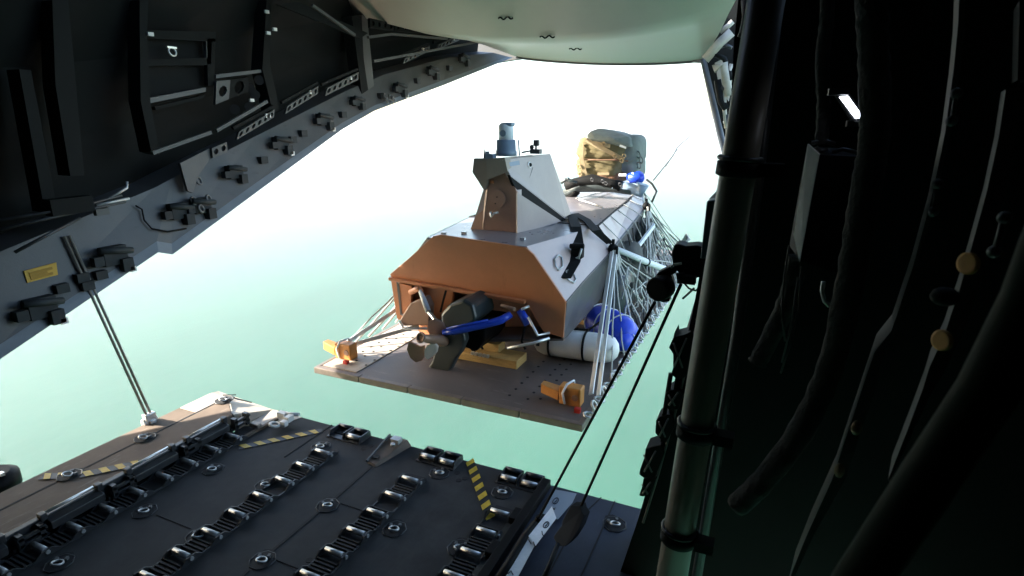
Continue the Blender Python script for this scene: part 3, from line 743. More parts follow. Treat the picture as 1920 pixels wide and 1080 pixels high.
# ------------------------------------------------------------------ boat
XC = -2.66
boat = thing('unmanned_boat', 'faceted grey unmanned boat with a brown transom and a short mast, strapped to the platform', 'boat', (XC, 7.5, PZ + .2))
ST = [(5.0, .40, .93, .56, .955, .955, .55, 1.44), (5.4, .38, .92, .56, .97, 1.03, .63, 1.435), (6.4, .36, .90, .58, 1.01, 1.18, .82, 1.425), (8.8, .38, .76, .66, .86, 1.32, .66, 1.43), (10.2, .52, .46, .86, .52, 1.41, .40, 1.46), (11.1, .95, .06, 1.15, .06, 1.45, .05, 1.48)]
def sta(y):
    for a, b_ in zip(ST, ST[1:]):
        if a[0] <= y <= b_[0]:
            t = (y - a[0]) / (b_[0] - a[0]); return [p + (q - p) * t for p, q in zip(a, b_)]
for_h = []; mb = MB(); sp = []
for y, kz, ch, cz, kh, knz, dh, dz in ST:
    mb.v += [V((XC - kh, y, knz)), V((XC - ch, y, cz)), V((XC, y, kz)), V((XC + ch, y, cz)), V((XC + kh, y, knz))]
for i in range(len(ST) - 1):
    for k in range(4): mb.f.append((i * 5 + k, i * 5 + k + 1, (i + 1) * 5 + k + 1, (i + 1) * 5 + k)); mb.sm.append(False)
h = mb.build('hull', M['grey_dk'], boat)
sm = h.modifiers.new('shell', 'SOLIDIFY'); sm.thickness = .03; sm.offset = 0
for s_ in (-1, 1):
    mb = MB(); e = .018
    for y, kz, ch, cz, kh, knz, dh, dz in ST:
        mb.v += [V((XC + s_ * (kh + .015), y, knz - .012)), V((XC + s_ * dh, y, dz + .004))]
    m_ = len(ST)
    mb.v += [v - V((s_ * .03, 0, .04)) for v in mb.v]
    for i in range(m_ - 1):
        a = i * 2; mb.f += [(a, a + 1, a + 3, a + 2), (2 * m_ + a, 2 * m_ + a + 2, 2 * m_ + a + 3, 2 * m_ + a + 1), (a, a + 2, 2 * m_ + a + 2, 2 * m_ + a), (a + 1, 2 * m_ + a + 1, 2 * m_ + a + 3, a + 3)]; mb.sm += [False] * 4
    mb.f += [(0, 2 * m_, 2 * m_ + 1, 1)]; mb.sm += [False]
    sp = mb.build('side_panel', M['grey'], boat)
    # panel seam forward of the knuckle
    a = sta(6.45); b_ = sta(9.3)
    sq = MB(); f0 = lambda q, u, o=.006: V((XC + s_ * (q[4] + (q[6] - q[4]) * u + o), q[0], q[5] + (q[7] - q[5]) * u + o))
    sq.bar(f0(a, .99), f0(b_, .99), .022, .012); sq.bar(f0(a, .99), f0(sta(6.45), .05), .02, .012); sq.build('panel_seam', M['recess'], sp)
mb = MB()
for y, kz, ch, cz, kh, knz, dh, dz in ST: mb.v += [V((XC - dh, y, dz)), V((XC, y, dz + .015)), V((XC + dh, y, dz))]
for i in range(len(ST) - 1):
    for k in range(2): mb.f.append((i * 3 + k, i * 3 + k + 1, i * 3 + k + 4, i * 3 + k + 3)); mb.sm.append(False)
dk = mb.build('deck', M['deck'], boat)
sm = dk.modifiers.new('shell', 'SOLIDIFY'); sm.thickness = .02; sm.offset = -1
MB().bar((XC - .83, 6.42, 1.434), (XC + .83, 6.42, 1.434), .02, .008).build('deck_seam', M['recess'], boat)
# transom
TY = 4.985
def tp(px, py, y=TY): return Yp(px, py, y)
up = [tp(*q) for q in ((731, 514), (770, 481), (812, 443), (826, 440), (985, 464), (1001, 478), (1061, 566), (1056, 634), (1018, 622), (1000, 590), (985, 566))]
up += [tp(870, 541), tp(733, 519)]
MB().prism(up, (0, .03, 0)).build('transom_panel', M['brown'], boat, bevel=.006)
MB().bar(tp(731, 522, TY - .02), tp(985, 566, TY - .02), .06, .035).build('transom_lip', M['brown'], boat, bevel=.006)
MB().prism([tp(*q, TY + .02) for q in ((733, 527), (772, 536), (770, 588), (752, 602), (744, 597))], (0, .04, 0)).build('transom_cheek', M['brown'], boat, bevel=.005)
MB().prism([tp(*q, 5.18) for q in ((770, 530), (850, 545), (842, 600), (800, 640), (770, 600))], (0, .04, 0)).build('drive_mount', M['brown'], boat)
q = sta(5.42)
MB().prism([(XC - q[4] + .03, 5.42, q[5]), (XC - q[2] + .03, 5.42, q[3]), (XC, 5.42, q[1] + .03), (XC + q[2] - .03, 5.42, q[3]), (XC + q[4] - .03, 5.42, q[5])], (0, .03, 0)).build('bulkhead', M['brown_dk'], boat)
# stern drive
dr = MB().prism([tp(*q, 4.62) for q in ((825, 589), (842, 571), (868, 562), (886, 572), (893, 600), (868, 622), (855, 632), (828, 632))], (0, .42, 0)).build('drive_housing', M['drive'], boat, bevel=.03)
MB().prism([tp(*q, 4.6) for q in ((826, 624), (868, 622), (872, 640), (862, 664), (856, 670), (842, 696), (831, 698), (805, 714), (794, 703), (810, 676), (819, 642))], (0, .1, 0)).build('drive_leg', M['drive'], boat, bevel=.02)
MB().prism([tp(*q, 4.72) for q in ((866, 606), (912, 612), (908, 640), (892, 660), (868, 650))], (0, .5, 0)).build('drive_arm', M['black'], boat, bevel=.02)
c = tp(826, 634, 4.62)
hubA = tp(789, 633, 4.22); hubB = tp(834, 640, 4.6)
hub = MB().tube([hubA, hubA.lerp(hubB, .25), hubA.lerp(hubB, .8), hubB], [.03, .04, .055, .05], 14).build('propeller', M['bronze'], boat)
MB().ring(hubA, .04, .013, hubB - hubA, 16, 6).build('hub_ring', M['brown_dk'], hub)
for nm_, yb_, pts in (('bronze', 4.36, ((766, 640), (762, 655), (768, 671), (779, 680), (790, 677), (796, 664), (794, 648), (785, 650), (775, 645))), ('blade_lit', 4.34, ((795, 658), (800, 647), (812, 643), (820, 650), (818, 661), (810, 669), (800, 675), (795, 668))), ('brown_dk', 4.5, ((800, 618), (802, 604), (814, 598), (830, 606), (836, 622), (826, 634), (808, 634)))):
    P_ = [tp(a_, b2, yb_ + .0025 * (a_ - pts[0][0])) for a_, b2 in pts]
    MB().prism(P_, (.008, .022, .004)).build('propeller_blade', M[nm_], hub, bevel=.007)
MB().prism([tp(*q, 4.85) for q in ((768, 569), (797, 556), (806, 575), (804, 610), (756, 612), (749, 600))], (0, .1, 0)).build('trim_plate', M['brown_dk'], boat, bevel=.015)
MB().tube([tp(749, 603, 4.84), tp(757, 616, 4.82), tp(800, 616, 4.82)], .014, 8).build('trim_plate_edge', M['turret'], boat)
arm = MB(); arm.tube([tp(832, 623, 4.58), tp(850, 622, 4.58), tp(920, 606, 4.7), tp(940, 600, 4.75), tp(958, 589, 4.82)], [.03, .034, .036, .04, .035], 10); arm.tube([tp(838, 616, 4.56), tp(915, 600, 4.67)], .012, 6)
arm.build('steering_arm', M['blue_arm'], boat)
b = MB(); b.tube([tp(975, 582, 4.85), tp(990, 608, 4.82)], .04, 8); b.build('steering_link', M['blue_arm'], boat)
b = MB(); b.tube([tp(786, 541, 4.8), tp(795, 563, 4.75), tp(803, 584, 4.7)], [.018, .028, .03], 8); b.build('trim_ram', M['turret'], boat)
MB().tube([tp(803, 584, 4.7), tp(828, 614, 4.6)], .022, 8).build('trim_rod', M['alu'], boat)
MB().tube([tp(770, 548, 4.85), tp(786, 540, 4.8), tp(790, 548, 4.8)], .03, 8).build('trim_bracket', M['brown'], boat)
b = MB(); b.tube([tp(990, 594, 4.8), tp(1008, 629, 4.78), tp(1030, 624, 4.9)], .014, 6); b.tube([tp(951, 653, 4.62), tp(1000, 643, 4.7), tp(1030, 634, 4.8)], .016, 6); b.tube([tp(978, 580, 4.78), tp(992, 574, 4.85)], .014, 6)
b.build('steel_lever', M['alu'], boat)
MB().tube([tp(940, 573, 4.85), tp(965, 580, 4.8)], .02, 6).build('link_pin', M['bronze'], boat)
for pts in (((836, 545), (832, 560), (826, 585)), ((900, 620), (898, 640), (905, 655)), ((985, 610), (978, 640), (985, 655)), ((880, 650), (895, 665), (918, 668))):
    MB().tube([tp(*q, 4.95) for q in pts], .012, 6).build('drive_cable', M['rubber'], boat)
b = MB()
for k in range(5): b.box(tp(886 + 7 * k, 662 + 1.5 * k, 4.9), (.03, .03, .03))
b.build('shackle', M['alu'], boat)

# mast
MY = 5.62
def mp_(px, py, y=MY): return Yp(px, py, y)
mast = MB().hull([mp_(884, 430), mp_(905, 440), mp_(971, 444), mp_(971, 361), mp_(946, 319), mp_(914, 330), mp_(908, 354), V((-2.98, 6.5, 1.4)), V((-2.42, 6.75, 1.4)), V((-2.9, 6.4, 2.0)), V((-2.5, 6.5, 2.05))]).build('mast', M['mastgrey'], boat)
MB().prism([mp_(*q, MY - .02) for q in ((904, 439), (970, 444), (970, 362), (949, 320), (914, 330), (914, 354))], (0, .03, 0)).build('mast_front', M['brown_dk'], mast)
MB().prism([mp_(882, 431, MY - .01), mp_(904, 440, MY - .025), mp_(914, 354, MY - .025), mp_(908, 356, MY + .02)], (.02, .08, 0)).build('mast_facet', M['brown_dk'], mast)
dc = mp_(932, 373, MY - .035)
MB().tube([dc, dc + V((0, .03, 0))], .092, 24).build('inspection_cover', M['brown_dk'], mast)
b = MB(); b.tube([dc + V((0, -.008, .02)), dc + V((0, .01, .02))], .007, 6); b.tube([dc + V((-.02, -.008, -.05)), dc + V((-.02, .01, -.05))], .007, 6); b.build('cover_screw', M['recess'], mast)
MB().box(mp_(922, 341, MY - .03), (.04, .02, .03)).build('cleat', M['brown'], mast)
b = MB(); b.tube([mp_(920, 397, MY - .06), mp_(921, 407, MY - .06), mp_(926, 400, MY - .08), mp_(934, 398, MY - .04)], .013, 6); b.build('tow_eye', M['alu'], mast)
# head of the mast
MB().hull([mp_(911, 298, 5.5), mp_(946, 295, 5.5), mp_(952, 322, 5.52), mp_(913, 338, 5.53), mp_(911, 298, 5.9), mp_(1000, 290, 6.3), mp_(950, 320, 5.9), mp_(913, 338, 5.9)]).build('mast_head', M['head'], mast)
MB().prism([mp_(*q, 5.56) for q in ((888, 297), (912, 297), (914, 345), (907, 357), (885, 323))], (0, .06, 0)).build('left_wing_plate', M['head'], mast, bevel=.006)
P = [mp_(943, 299, 5.5), mp_(970, 294, 5.8), mp_(1032, 288, 6.5), Zp(1072, 404, 1.46), Zp(1062, 412, 1.44), mp_(958, 331, 5.55)]
nn = (P[2] - P[0]).cross(P[3] - P[0]).normalized()
if nn.x < 0: nn = -nn
MB().prism(P, -nn * .05).build('right_wing_plate', M['mastgrey'], mast, bevel=.005)
def onP(px, py, o=.006):
    d = ray(px, py); t = (P[0] + nn * o - CAM).dot(nn) / d.dot(nn); return CAM + d * t
MB().ring(onP(993, 309), .028, .008, nn, 14, 6).build('fairlead', M['alu'], mast)
MB().tube([onP(993, 309, .001), onP(993, 309, .006)], .026, 12).build('fairlead_hole', M['recess'], mast)
MB().prism([onP(*q, .002) for q in ((952, 305), (973, 301), (974, 309), (956, 312))], nn * .006).build('window_patch', M['turret_base'], mast)
MB().bar(onP(999, 314), onP(991, 338), .006, .006).build('plate_scratch', M['steel_dark'], mast)
MB().prism([onP(*q, .001) for q in ((1041, 338), (1044, 336), (1046, 348), (1042, 350))], nn * .006).build('slot', M['recess'], mast)
for q in ((1028, 380), (1062, 407)): MB().box(onP(*q), (.02, .02, .02)).build('cleat', M['grey'], mast)
# dark band under the wing plate
MB().prism([onP(*q, .03) for q in ((956, 328), (1062, 410), (1055, 416), (1030, 402), (974, 364), (962, 344))], -nn * .03).build('mast_band', M['rubber'], mast)
LP = [mp_(970, 361, 5.585), mp_(970, 441, 5.585), Zp(1053, 415, 1.45)]
MB().prism(LP, (-.03, .02, 0)).build('lower_side_panel', M['mastgrey'], mast)
# camera turret on top
tb = MB(); c0 = mp_(949, 292, 5.75); c1 = mp_(949, 262, 5.75)
tb.tube([c0, c0.lerp(c1, .3), c0.lerp(c1, .35), c1], [.115, .115, .105, .1], 18); tu = tb.build('camera_turret', M['turret_base'], mast)
c2 = mp_(949, 246, 5.75); zu = V((0, 0, 1))
MB().tube([c2 - zu * .09, c2 - zu * .085, c2 + zu * .03, c2 + zu * .065, c2 + zu * .085, c2 + zu * .09], [.07, .079, .082, .076, .05, .02], 20).build('turret_head', M['turret'], tu)
MB().prism([c2 + V((.02, -.07, .05)), c2 + V((.085, -.05, .05)), c2 + V((.085, -.05, .09)), c2 + V((.02, -.07, .088))], (0, .1, 0)).build('turret_ear', M['turret_base'], tu, bevel=.012)
MB().tube([c2 + V((.0, -.086, -.02)), c2 + V((.0, -.07, -.02))], .034, 14).build('turret_lens', M['turret_base'], tu)
MB().tube([mp_(908.5, 298, 5.6), mp_(908.5, 290, 5.6), mp_(908.5, 278, 5.6)], [.012, .010, .003], 6).build('whip_antenna', M['steel_dark'], mast)
b = MB(); b.box(mp_(920, 294, 5.6), (.09, .08, .06)); b.box(mp_(914, 291, 5.65), (.03, .04, .08)); b.tube([mp_(974, 292, 5.75), mp_(972, 262, 5.75)], .008, 6); b.build('sensor_box', M['turret_base'], mast)
b = MB(); b.box(mp_(1005, 284, 6.1), (.11, .08, .05)); b.tube([mp_(1005, 282, 6.1), mp_(1005, 268, 6.1)], .012, 6); b.box(mp_(1006, 268, 6.1), (.055, .05, .065)); b.ball(mp_(997, 276, 6.1), .028, 8, 6); b.tube([mp_(978, 286, 6.0), mp_(1000, 282, 6.1)], .009, 6)
b.build('small_camera', M['steel_dark'], mast)
# deck details
for q in ((980, 448), (832, 438), (870, 437)):
    p = Zp(*q, 1.45); b = MB().box(p, (.05, .03, .03)).build('deck_cleat', M['alu'], boat)
b = MB(); p = Zp(1020, 462, 1.36); b.prism([p, p + V((.1, .02, -.05)), p + V((.06, .1, -.02))], (.01, 0, .02)); b.build('deck_cleat', M['recess'], boat)
# side panel tow plate with slots
def on_side(px, py, o=.0):
    a = sta(5.0); c_ = sta(6.4)
    p0 = V((XC + a[4] + .015, a[0], a[5])); p1 = V((XC + c_[4] + .015, c_[0], c_[5])); p2 = V((XC + c_[6], c_[0], c_[7]))
    nn2 = (p1 - p0).cross(p2 - p0).normalized()
    if nn2.x < 0: nn2 = -nn2
    d = ray(px, py); return CAM + d * ((p0 + nn2 * o - CAM).dot(nn2) / d.dot(nn2)), nn2
for lp_ in (((1040, 486), (1047, 478), (1054, 483), (1055, 500), (1048, 506), (1042, 500)), ((1062, 508), (1072, 504), (1080, 524), (1076, 530), (1062, 522))):
    pts = [on_side(*q, .008)[0] for q in lp_]; pts.append(pts[0])
    MB().tube(pts, .009, 6).build('lifting_eye', M['steel'], boat)

# cargo straps over the deck
sw = thing('ratchet_strap', 'dark strap running down the grey side beside the mast with a big ratchet buckle', 'strap', (-2.0, 5.8, 1.4))
pts = [Zp(1072, 402, 1.48), Zp(1080, 425, 1.47), on_side(1084, 455, .03)[0], on_side(1078, 490, .03)[0], on_side(1060, 520, .02)[0]]
e_ = V((.05, .03, 0))
MB().add([p - e_ for p in pts] + [p + e_ for p in pts], [(i, i + 1, 6 + i, 5 + i) for i in range(4)]).build('strap', M['rubber'], sw).modifiers.new('shell', 'SOLIDIFY').thickness = .014
b = MB(); p, nn2 = on_side(1083, 470, .06); b.box(p, (.12, .09, .15)); b.box(p + V((-.03, .0, -.1)), (.09, .08, .1)); b.tube([p + V((-.07, -.05, .05)), p + V((.08, -.03, .06))], .03, 8)
b.build('ratchet_buckle', M['rubber'], sw, bevel=.015)
b = MB(); b.tube([p + V((.06, -.06, .04)), p + V((.02, -.06, -.12))], .012, 6); b.tube([p + V((-.07, -.06, -.12)), p + V((.03, -.06, -.05))], .01, 6); b.build('ratchet_handle', M['steel'], sw)
sw2 = thing('deck_strap', 'black strap lying over the deck towards the first lashing node', 'strap', (-1.8, 6.3, 1.45))
pts = [Zp(1078, 400, 1.47), Zp(1100, 412, 1.46), Zp(1118, 432, 1.45), V((-1.66, 6.35, 1.23)) + V((0, .02, .02))]
e_ = V((.03, .05, 0))
MB().add([p - e_ for p in pts] + [p + e_ for p in pts], [(i, i + 1, 5 + i, 4 + i) for i in range(3)]).build('strap', M['rubber'], sw2).modifiers.new('shell', 'SOLIDIFY').thickness = .012

# ------------------------------------------------------------------ parachute pack on the bow
pk = thing('parachute_pack', 'big olive parachute pack strapped on the bow with tan webbing', 'parachute pack', (-2.62, 9.4, 1.6))
PY = 9.2
def pp(px, py, y=PY): return Yp(px, py, y)
def softbox(c, r, p=3.2, fold=None, nu=40, nv=26):
    def fn(d):
        k = (abs(d.x) ** p + abs(d.y) ** p + abs(d.z) ** p) ** (-1 / p)
        if fold: k *= fold(d)
        return k
    return MB().ball(c, r, nu, nv, fn)
pc_ = (pp(1090, 330) + pp(1185, 258)) / 2
cw = (pp(1182, 290) - pp(1090, 290)).length / 2
c = pp(1134, 288, PY + .4)
fold = lambda k: (lambda d: 1 + .016 * math.sin(7 * d.x + 5 * d.z + k) + .010 * math.sin(13 * d.x - 6 * d.z + 2 * k) + .014 * math.sin(21 * d.z + 9 * d.x + k) - .03 * abs(math.sin(5 * d.x + k)) * max(0, d.z))
softbox(V((c.x - .01, PY + .42, c.z - .19)), (cw * .97, .46, .185), 5, fold(0), 56, 30).build('pack_body', M['olive'], pk)
softbox(V((c.x - .0, PY + .43, c.z + .09)), (cw * 1.01, .48, .2), 4.5, fold(1.7), 56, 30).build('pack_body', M['olive'], pk)
MB().tube([pp(1090, 299, PY - .05), pp(1120, 300, PY - .07), pp(1150, 300, PY - .07), pp(1178, 302, PY - .04)], .012, 6).build('seam_rope', M['hide'], pk)
fl3 = [pp(1089, 268, PY - .02), pp(1105, 246, PY + .1), pp(1122, 240, PY + .25), pp(1150, 245, PY + .25), pp(1180, 256, PY + .1), pp(1183, 276, PY - .03), pp(1150, 262, PY - .08), pp(1118, 262, PY - .08)]
MB().hull(fl3 + [p + V((0, .75, -.03)) for p in fl3[:6]]).build('top_flap', M['greygreen'], pk, bevel=.035)
c2 = pp(1186, 296, PY + .5)
for dz, r3 in ((.13, .24), (-.15, .2)):
    softbox(V((c2.x - .03, PY + .55, c2.z + dz)), (.2, .42, r3), 3.5, lambda d: 1 + .02 * math.sin(7 * d.y + 5 * d.z)).build('side_bag', M['greygreen'], pk)
base = softbox(V((c.x + .04, PY + .4, pp(1140, 332).z)), (cw * 1.0, .42, .1), 4, lambda d: 1 + .03 * math.sin(14 * d.x)).build('pack_tray', M['hide'], pk)
yf = PY - .07
def web(pts, w, name='webbing', m='tan', t=.012):
    pts = [V(p) for p in pts]; e = (pts[-1] - pts[0]).cross(V((0, 1, 0))).normalized() * w
    mb = MB().add([p - e for p in pts] + [p + e for p in pts], [(i, i + 1, len(pts) + i + 1, len(pts) + i) for i in range(len(pts) - 1)])
    o = mb.build(name, M[m], pk); o.modifiers.new('shell', 'SOLIDIFY').thickness = t; return o
web([pp(1099, 262, yf), pp(1120, 274, yf - .01), pp(1148, 288, yf - .02), pp(1170, 300, yf)], .032)
web([pp(1091, 268, yf), pp(1090, 295, yf - .02), pp(1098, 330, yf - .01)], .03)
web([pp(1112, 268, yf), pp(1144, 274, yf - .01)], .03)
web([pp(1120, 326, yf - .01), pp(1142, 326, yf - .01)], .02)
web([pp(1160, 328, yf - .01), pp(1174, 328, yf - .01)], .02, m='white_strap')
web([pp(1162, 273, yf), pp(1174, 277, yf)], .016, m='white_strap')
for q in ((1153, 293), (1170, 292), (1166, 301), (1086, 312), (1088, 326), (1132, 270)):
    MB().ring(pp(*q, yf - .02), .03, .010, (0.2, 1, .2), 12, 6).build('webbing_ring', M['tan'], pk)
for q in ((1197, 290), (1202, 300), (1198, 310)):
    MB().ring(pp(*q, PY + .2), .05, .011, (.7, .7, .2), 12, 6).build('side_loop', M['greygreen'], pk)
# dark bundle and blue drum under it
bd = thing('canvas_bundle', 'dark rolled canvas and hoses lying on the foredeck below the pack', 'bundle', (-2.6, 8.6, 1.5))
for pts, r, m in ((((1062, 350), (1080, 343), (1110, 338), (1145, 346), (1165, 350)), .09, 'rubber'), (((1060, 362), (1085, 352), (1120, 350), (1150, 352), (1185, 356)), .08, 'drive'), (((1062, 340), (1075, 346), (1080, 360), (1066, 372)), .07, 'rubber'),
                  (((1150, 349), (1180, 352), (1200, 360), (1205, 345)), .085, 'turret_base'), (((1085, 338), (1095, 346), (1090, 356)), .05, 'steel_dark')):
    MB().tube([Yp(*q, 8.75) for q in pts], [r * (.85 + .3 * random.random()) for _ in pts], 10).build('roll', M[m], bd)
b = MB(); b.tube([Yp(1052, 343, 8.6), Yp(1062, 336, 8.6), Yp(1070, 340, 8.6), Yp(1082, 342, 8.6)], .025, 6); b.tube([Yp(1066, 333, 8.6), Yp(1064, 340, 8.6)], .02, 6); b.build('hose_end', M['drive'], bd)
for q in ((1130, 340), (1136, 344), (1110, 337), (1163, 346)):
    MB().ring(Yp(*q, 8.62), .026, .008, (.3, 1, .3)).build('snap_ring', M['steel_dark'], bd)
bdm = thing('blue_drum', 'small round blue drum beside the pack on the bow', 'drum', Yp(1197, 333, 9.25))
c = Yp(1197, 333, 9.25)
MB().tube([c + V((-.12, .0, 0)), c + V((-.1, -.05, 0)), c + V((.04, -.06, 0)), c + V((.05, -.05, 0))], [.07, .085, .085, .08], 16).build('drum_body', M['blue'], bdm)
MB().ball(c, (.1, .1, .1), 14, 10).build('drum_end', M['blue'], bdm)
MB().tube([c + V((-.08, -.09, .08)), c + V((.0, -.12, .0)), c + V((.05, -.09, -.09))], .012, 6).build('drum_cord', M['white_strap'], bdm)

# fenders
fd = thing('fender', 'white cylindrical fender lying on the platform with two black straps', 'fender', (-1.75, 5.4, PZ + .16))
a = V((-2.17, 5.38, PZ + .16)); b_ = V((-1.27, 5.42, PZ + .17)); d = b_ - a
MB().tube([a + d * t for t in (0, .015, .06, .14, .3, .5, .7, .86, .94, .985, 1)], [.02, .07, .12, .145, .15, .148, .15, .145, .12, .07, .02], 20).build('fender_body', M['white'], fd)
for t in (.22, .62):
    c = a + d * t; MB().ring(c, .152, .012, d, 20, 6).build('black_strap', M['rubber'], fd)
c = a + d * .1; MB().box(c + V((0, -.135, .01)), (.035, .01, .05)).build('printed_mark', M['ink'], fd)
MB().tube([a + d * .3 + V((0, 0, .16)), a + d * .55 + V((0, 0.02, .165)), a + d * .64 + V((0, .03, .17)), a + d * .75 + V((0, .1, .25))], .012, 6).build('fender_cord', M['rubber'], fd)
for k, (x, y, z, lab) in enumerate(((-1.52, 6.0, PZ + .2, 'large blue fender lying upright behind the white one'), (-1.33, 5.95, PZ + .13, 'blue fender at the platform rim with white cords round it'))):
    t = thing('blue_fender', lab, 'fender', (x, y, z), 'blue fenders')
    r_ = (.19, .125)[k]; h_ = (.38, .3)[k]
    ax0 = V((-.35, .3, 0)) if k == 0 else V((.05, -.5, .05)); 
    A_ = V((x, y, z)) - ax0.normalized() * h_; B_ = V((x, y, z)) + ax0.normalized() * h_; d = B_ - A_
    MB().tube([A_ + d * u for u in (0, .03, .12, .3, .7, .88, .97, 1)], [.03, .5 * r_, .86 * r_, r_, r_, .86 * r_, .5 * r_, .03], 18).build('fender_body', M['blue'], t)
    for u in (.25, .55, .8):
        MB().ring(A_ + d * u, r_ * 1.01, .008, d, 18, 5).build('fender_cord', M['white_strap'], t)

# ------------------------------------------------------------------ lashings
N1 = V((-1.615, 6.33, 1.2)); N2 = V((-1.76, 8.75, 1.36))
RX = PX1 + .0
for k, (N, lab) in enumerate(((N1, 'knotted lashing node on the boat edge nearer the mast'), (N2, 'knotted lashing node on the boat edge nearer the bow'))):
    t = thing('lashing_node', lab, 'lashing knot', N, 'lashing nodes on the boat edge')
    b = MB(); b.ball(N, (.06, .07, .06), 8, 6); b.ring(N + V((.05, -.02, -.02)), .05, .015, (1, .3, 0)); b.box(N + V((0, 0, .06)), (.03, .03, .1)); b.build('knot', M['rubber'], t)
    b = MB()
    for j in range(6):
        b.tube([N + V((.03, .02 * j - .06, 0)), N + V((.06 + .02 * random.random(), .03 * j - .07, -.14)), N + V((.05 + .03 * random.random(), .03 * j - .08, -.2 - .06 * random.random()))], .014, 5)
    b.build('loose_ends', M['cord'], t)
def strap(a, b_, w, lab, m='white_strap', name='white_strap', grp=None):
    a = V(a); b_ = V(b_)
    o = MB().bar(a, b_, w, .012, (0, 1, .2)).build(name, M[m]); tag(o, lab, 'strap', grp)
strap(N1 + V((.0, -.03, 0)), (RX - .05, 4.5, PZ + .1), .045, 'left one of the two white straps from the near knot to the platform corner', grp='white straps to the platform corner')
strap(N1 + V((.04, -.02, -.02)), (RX - .01, 4.6, PZ + .05), .04, 'right one of the two white straps from the near knot to the platform corner', grp='white straps to the platform corner')
sb = thing('white_spreader', 'thick white rolled strap slanting from the near knot down to the platform rim', 'strap', N1)
MB().tube([N1 + V((.03, .03, 0)), N1.lerp(V((-1.22, 7.9, .62)), .5), V((-1.22, 7.9, .62))], [.03, .042, .04], 8).build('spreader_body', M['white_strap'], sb)
MB().ring(N1.lerp(V((-1.22, 7.9, .62)), .55), .045, .012, V((.4, 1.6, -.6))).build('spreader_band', M['drive'], sb)
def cordpath(pts, jit, sag):
    out = []
    for i in range(len(pts) - 1):
        a, b_ = V(pts[i]), V(pts[i + 1])
        for j in range(5):
            t = j / 5
            out.append(a.lerp(b_, t) + V((random.uniform(-jit, jit), random.uniform(-jit, jit), random.uniform(-jit, jit) - sag * 4 * t * (1 - t))) * (0 if (j == 0) else 1))
    return out + [V(pts[-1])]
def net(name, lab, base, N, n_, ya, yb, seed):
    random.seed(seed)
    t = thing(name, lab, 'lashing', base)
    for k in range(n_):
        y = ya + (yb - ya) * (k + random.uniform(-.35, .35)) / n_
        e = V((RX + random.uniform(-.03, .02), y, PZ + .03))
        MB().tube(cordpath([N + V((.02, random.uniform(-.05, .05), -.04)), e], .012, random.uniform(-.02, .05)), random.uniform(.005, .0095), 5).build('cord', M[random.choice(('cord', 'net', 'cord', 'net'))], t)
    return t
t1_ = net('lashing_fan', 'fan of white and dark cords from the near knot down to the platform rim', N1, N1, 11, 5.1, 10.6, 3)
t2_ = net('lashing_fan', 'denser fan of cords from the far knot down to the platform rim', N2, N2, 24, 6.4, 11.0, 5)
for t_, N in ((t1_, N1), (t2_, N2)):
    for k in range(5):
        p = N.lerp(V((RX, N.y + .2 + .35 * k, PZ)), .35 + .12 * k)
        MB().tube(cordpath([p, p + V((.03, .25, -.22)), p + V((0, .1, -.38))], .03, .02), .010, 5).build('knotted_cord', M['cord'], t_)
        MB().box(p, (.04, .05, .07)).build('cord_lock', M['net' if k % 2 else 'steel'], t_, bevel=.008)
# dark cargo net hugging the hull side
nt_ = thing('cargo_net', 'dark netting and stuffed bags along the right hull side behind the cords', 'cargo net', (-1.6, 7.5, .6))
random.seed(11)
for k in range(12):
    y = 6.5 + .36 * k
    if y > 10.3: break
    q = sta(y)
    MB().tube(cordpath([(XC + q[4] + .04, y, q[5] - .02), (XC + q[4] + .16, y + .1, .8), (RX - .12, y + .15, PZ + .03)], .02, .03), .013, 5).build('net_cord', M['net'], nt_)
for z_ in (.45, .7, .95):
    MB().tube(cordpath([(XC + sta(6.5)[4] + .12, 6.5, z_), (XC + sta(8.2)[4] + .15, 8.2, z_), (XC + sta(9.8)[4] + .15, 9.8, z_ + .05)], .02, .04), .013, 5).build('net_cord', M['net'], nt_)
for k, (y, z_, h_) in enumerate(((6.75, .6, .55), (7.35, .7, .7), (8.05, .62, .6), (8.7, .75, .75), (9.35, .65, .6), (9.9, .7, .5))):
    q = sta(y)
    MB().ball((XC + q[4] + .04, y, z_), (.17, .36, h_ * .55), 14, 10, lambda d: (abs(d.x) ** 3 + abs(d.y) ** 3 + abs(d.z) ** 3) ** (-1 / 3) * (1 + .04 * math.sin(9 * d.y + 7 * d.z + k))).build('stuffed_bag', M['net' if k % 3 else 'drive'], nt_)
sl_ = thing('side_lines', 'thin lines lying over the forward grey side panel and down to the platform rim', 'lashing', (-1.9, 8, 1.4))
for k in range(8):
    y = 6.8 + k * .5; q = sta(y); a = V((XC + q[6] + .0, y - .1, q[7] + .01)); b_ = V((XC + q[4] + .03, y, q[5])); e = V((RX, y + .3, PZ + .03))
    MB().tube([a, b_] + cordpath([b_, e], .012, .02)[1:], .007, 5).build('cord', M['cord'], sl_)
tg = thing('cord_tangle', 'tangled heap of loose white cord hanging by the hull side', 'cord', (-1.4, 6.9, .6))
for k in range(14):
    y = 6.2 + .2 * k; p = V((-1.40 + random.uniform(-.1, .08), y, .75 + .25 * math.sin(k)))
    pts = [p + V((random.uniform(-.06, .06), random.uniform(-.12, .12), -.1 * j + random.uniform(-.05, .05))) for j in range(5)]
    MB().tube(pts, .010, 5).build('cord_loop', M['cord'], tg)
wbr = tag(MB().bar((-1.60, 7.55, .98), (-1.58, 8.5, 1.12), .03, .06).build('white_batten', M['white_strap']), 'white padded batten on the dark hull between the two knots', 'batten')
ll_ = thing('lashing_fan', 'pale cords from the sunlit left side of the hull to the left platform rim', 'lashing', (-3.9, 6, .5))
random.seed(21)
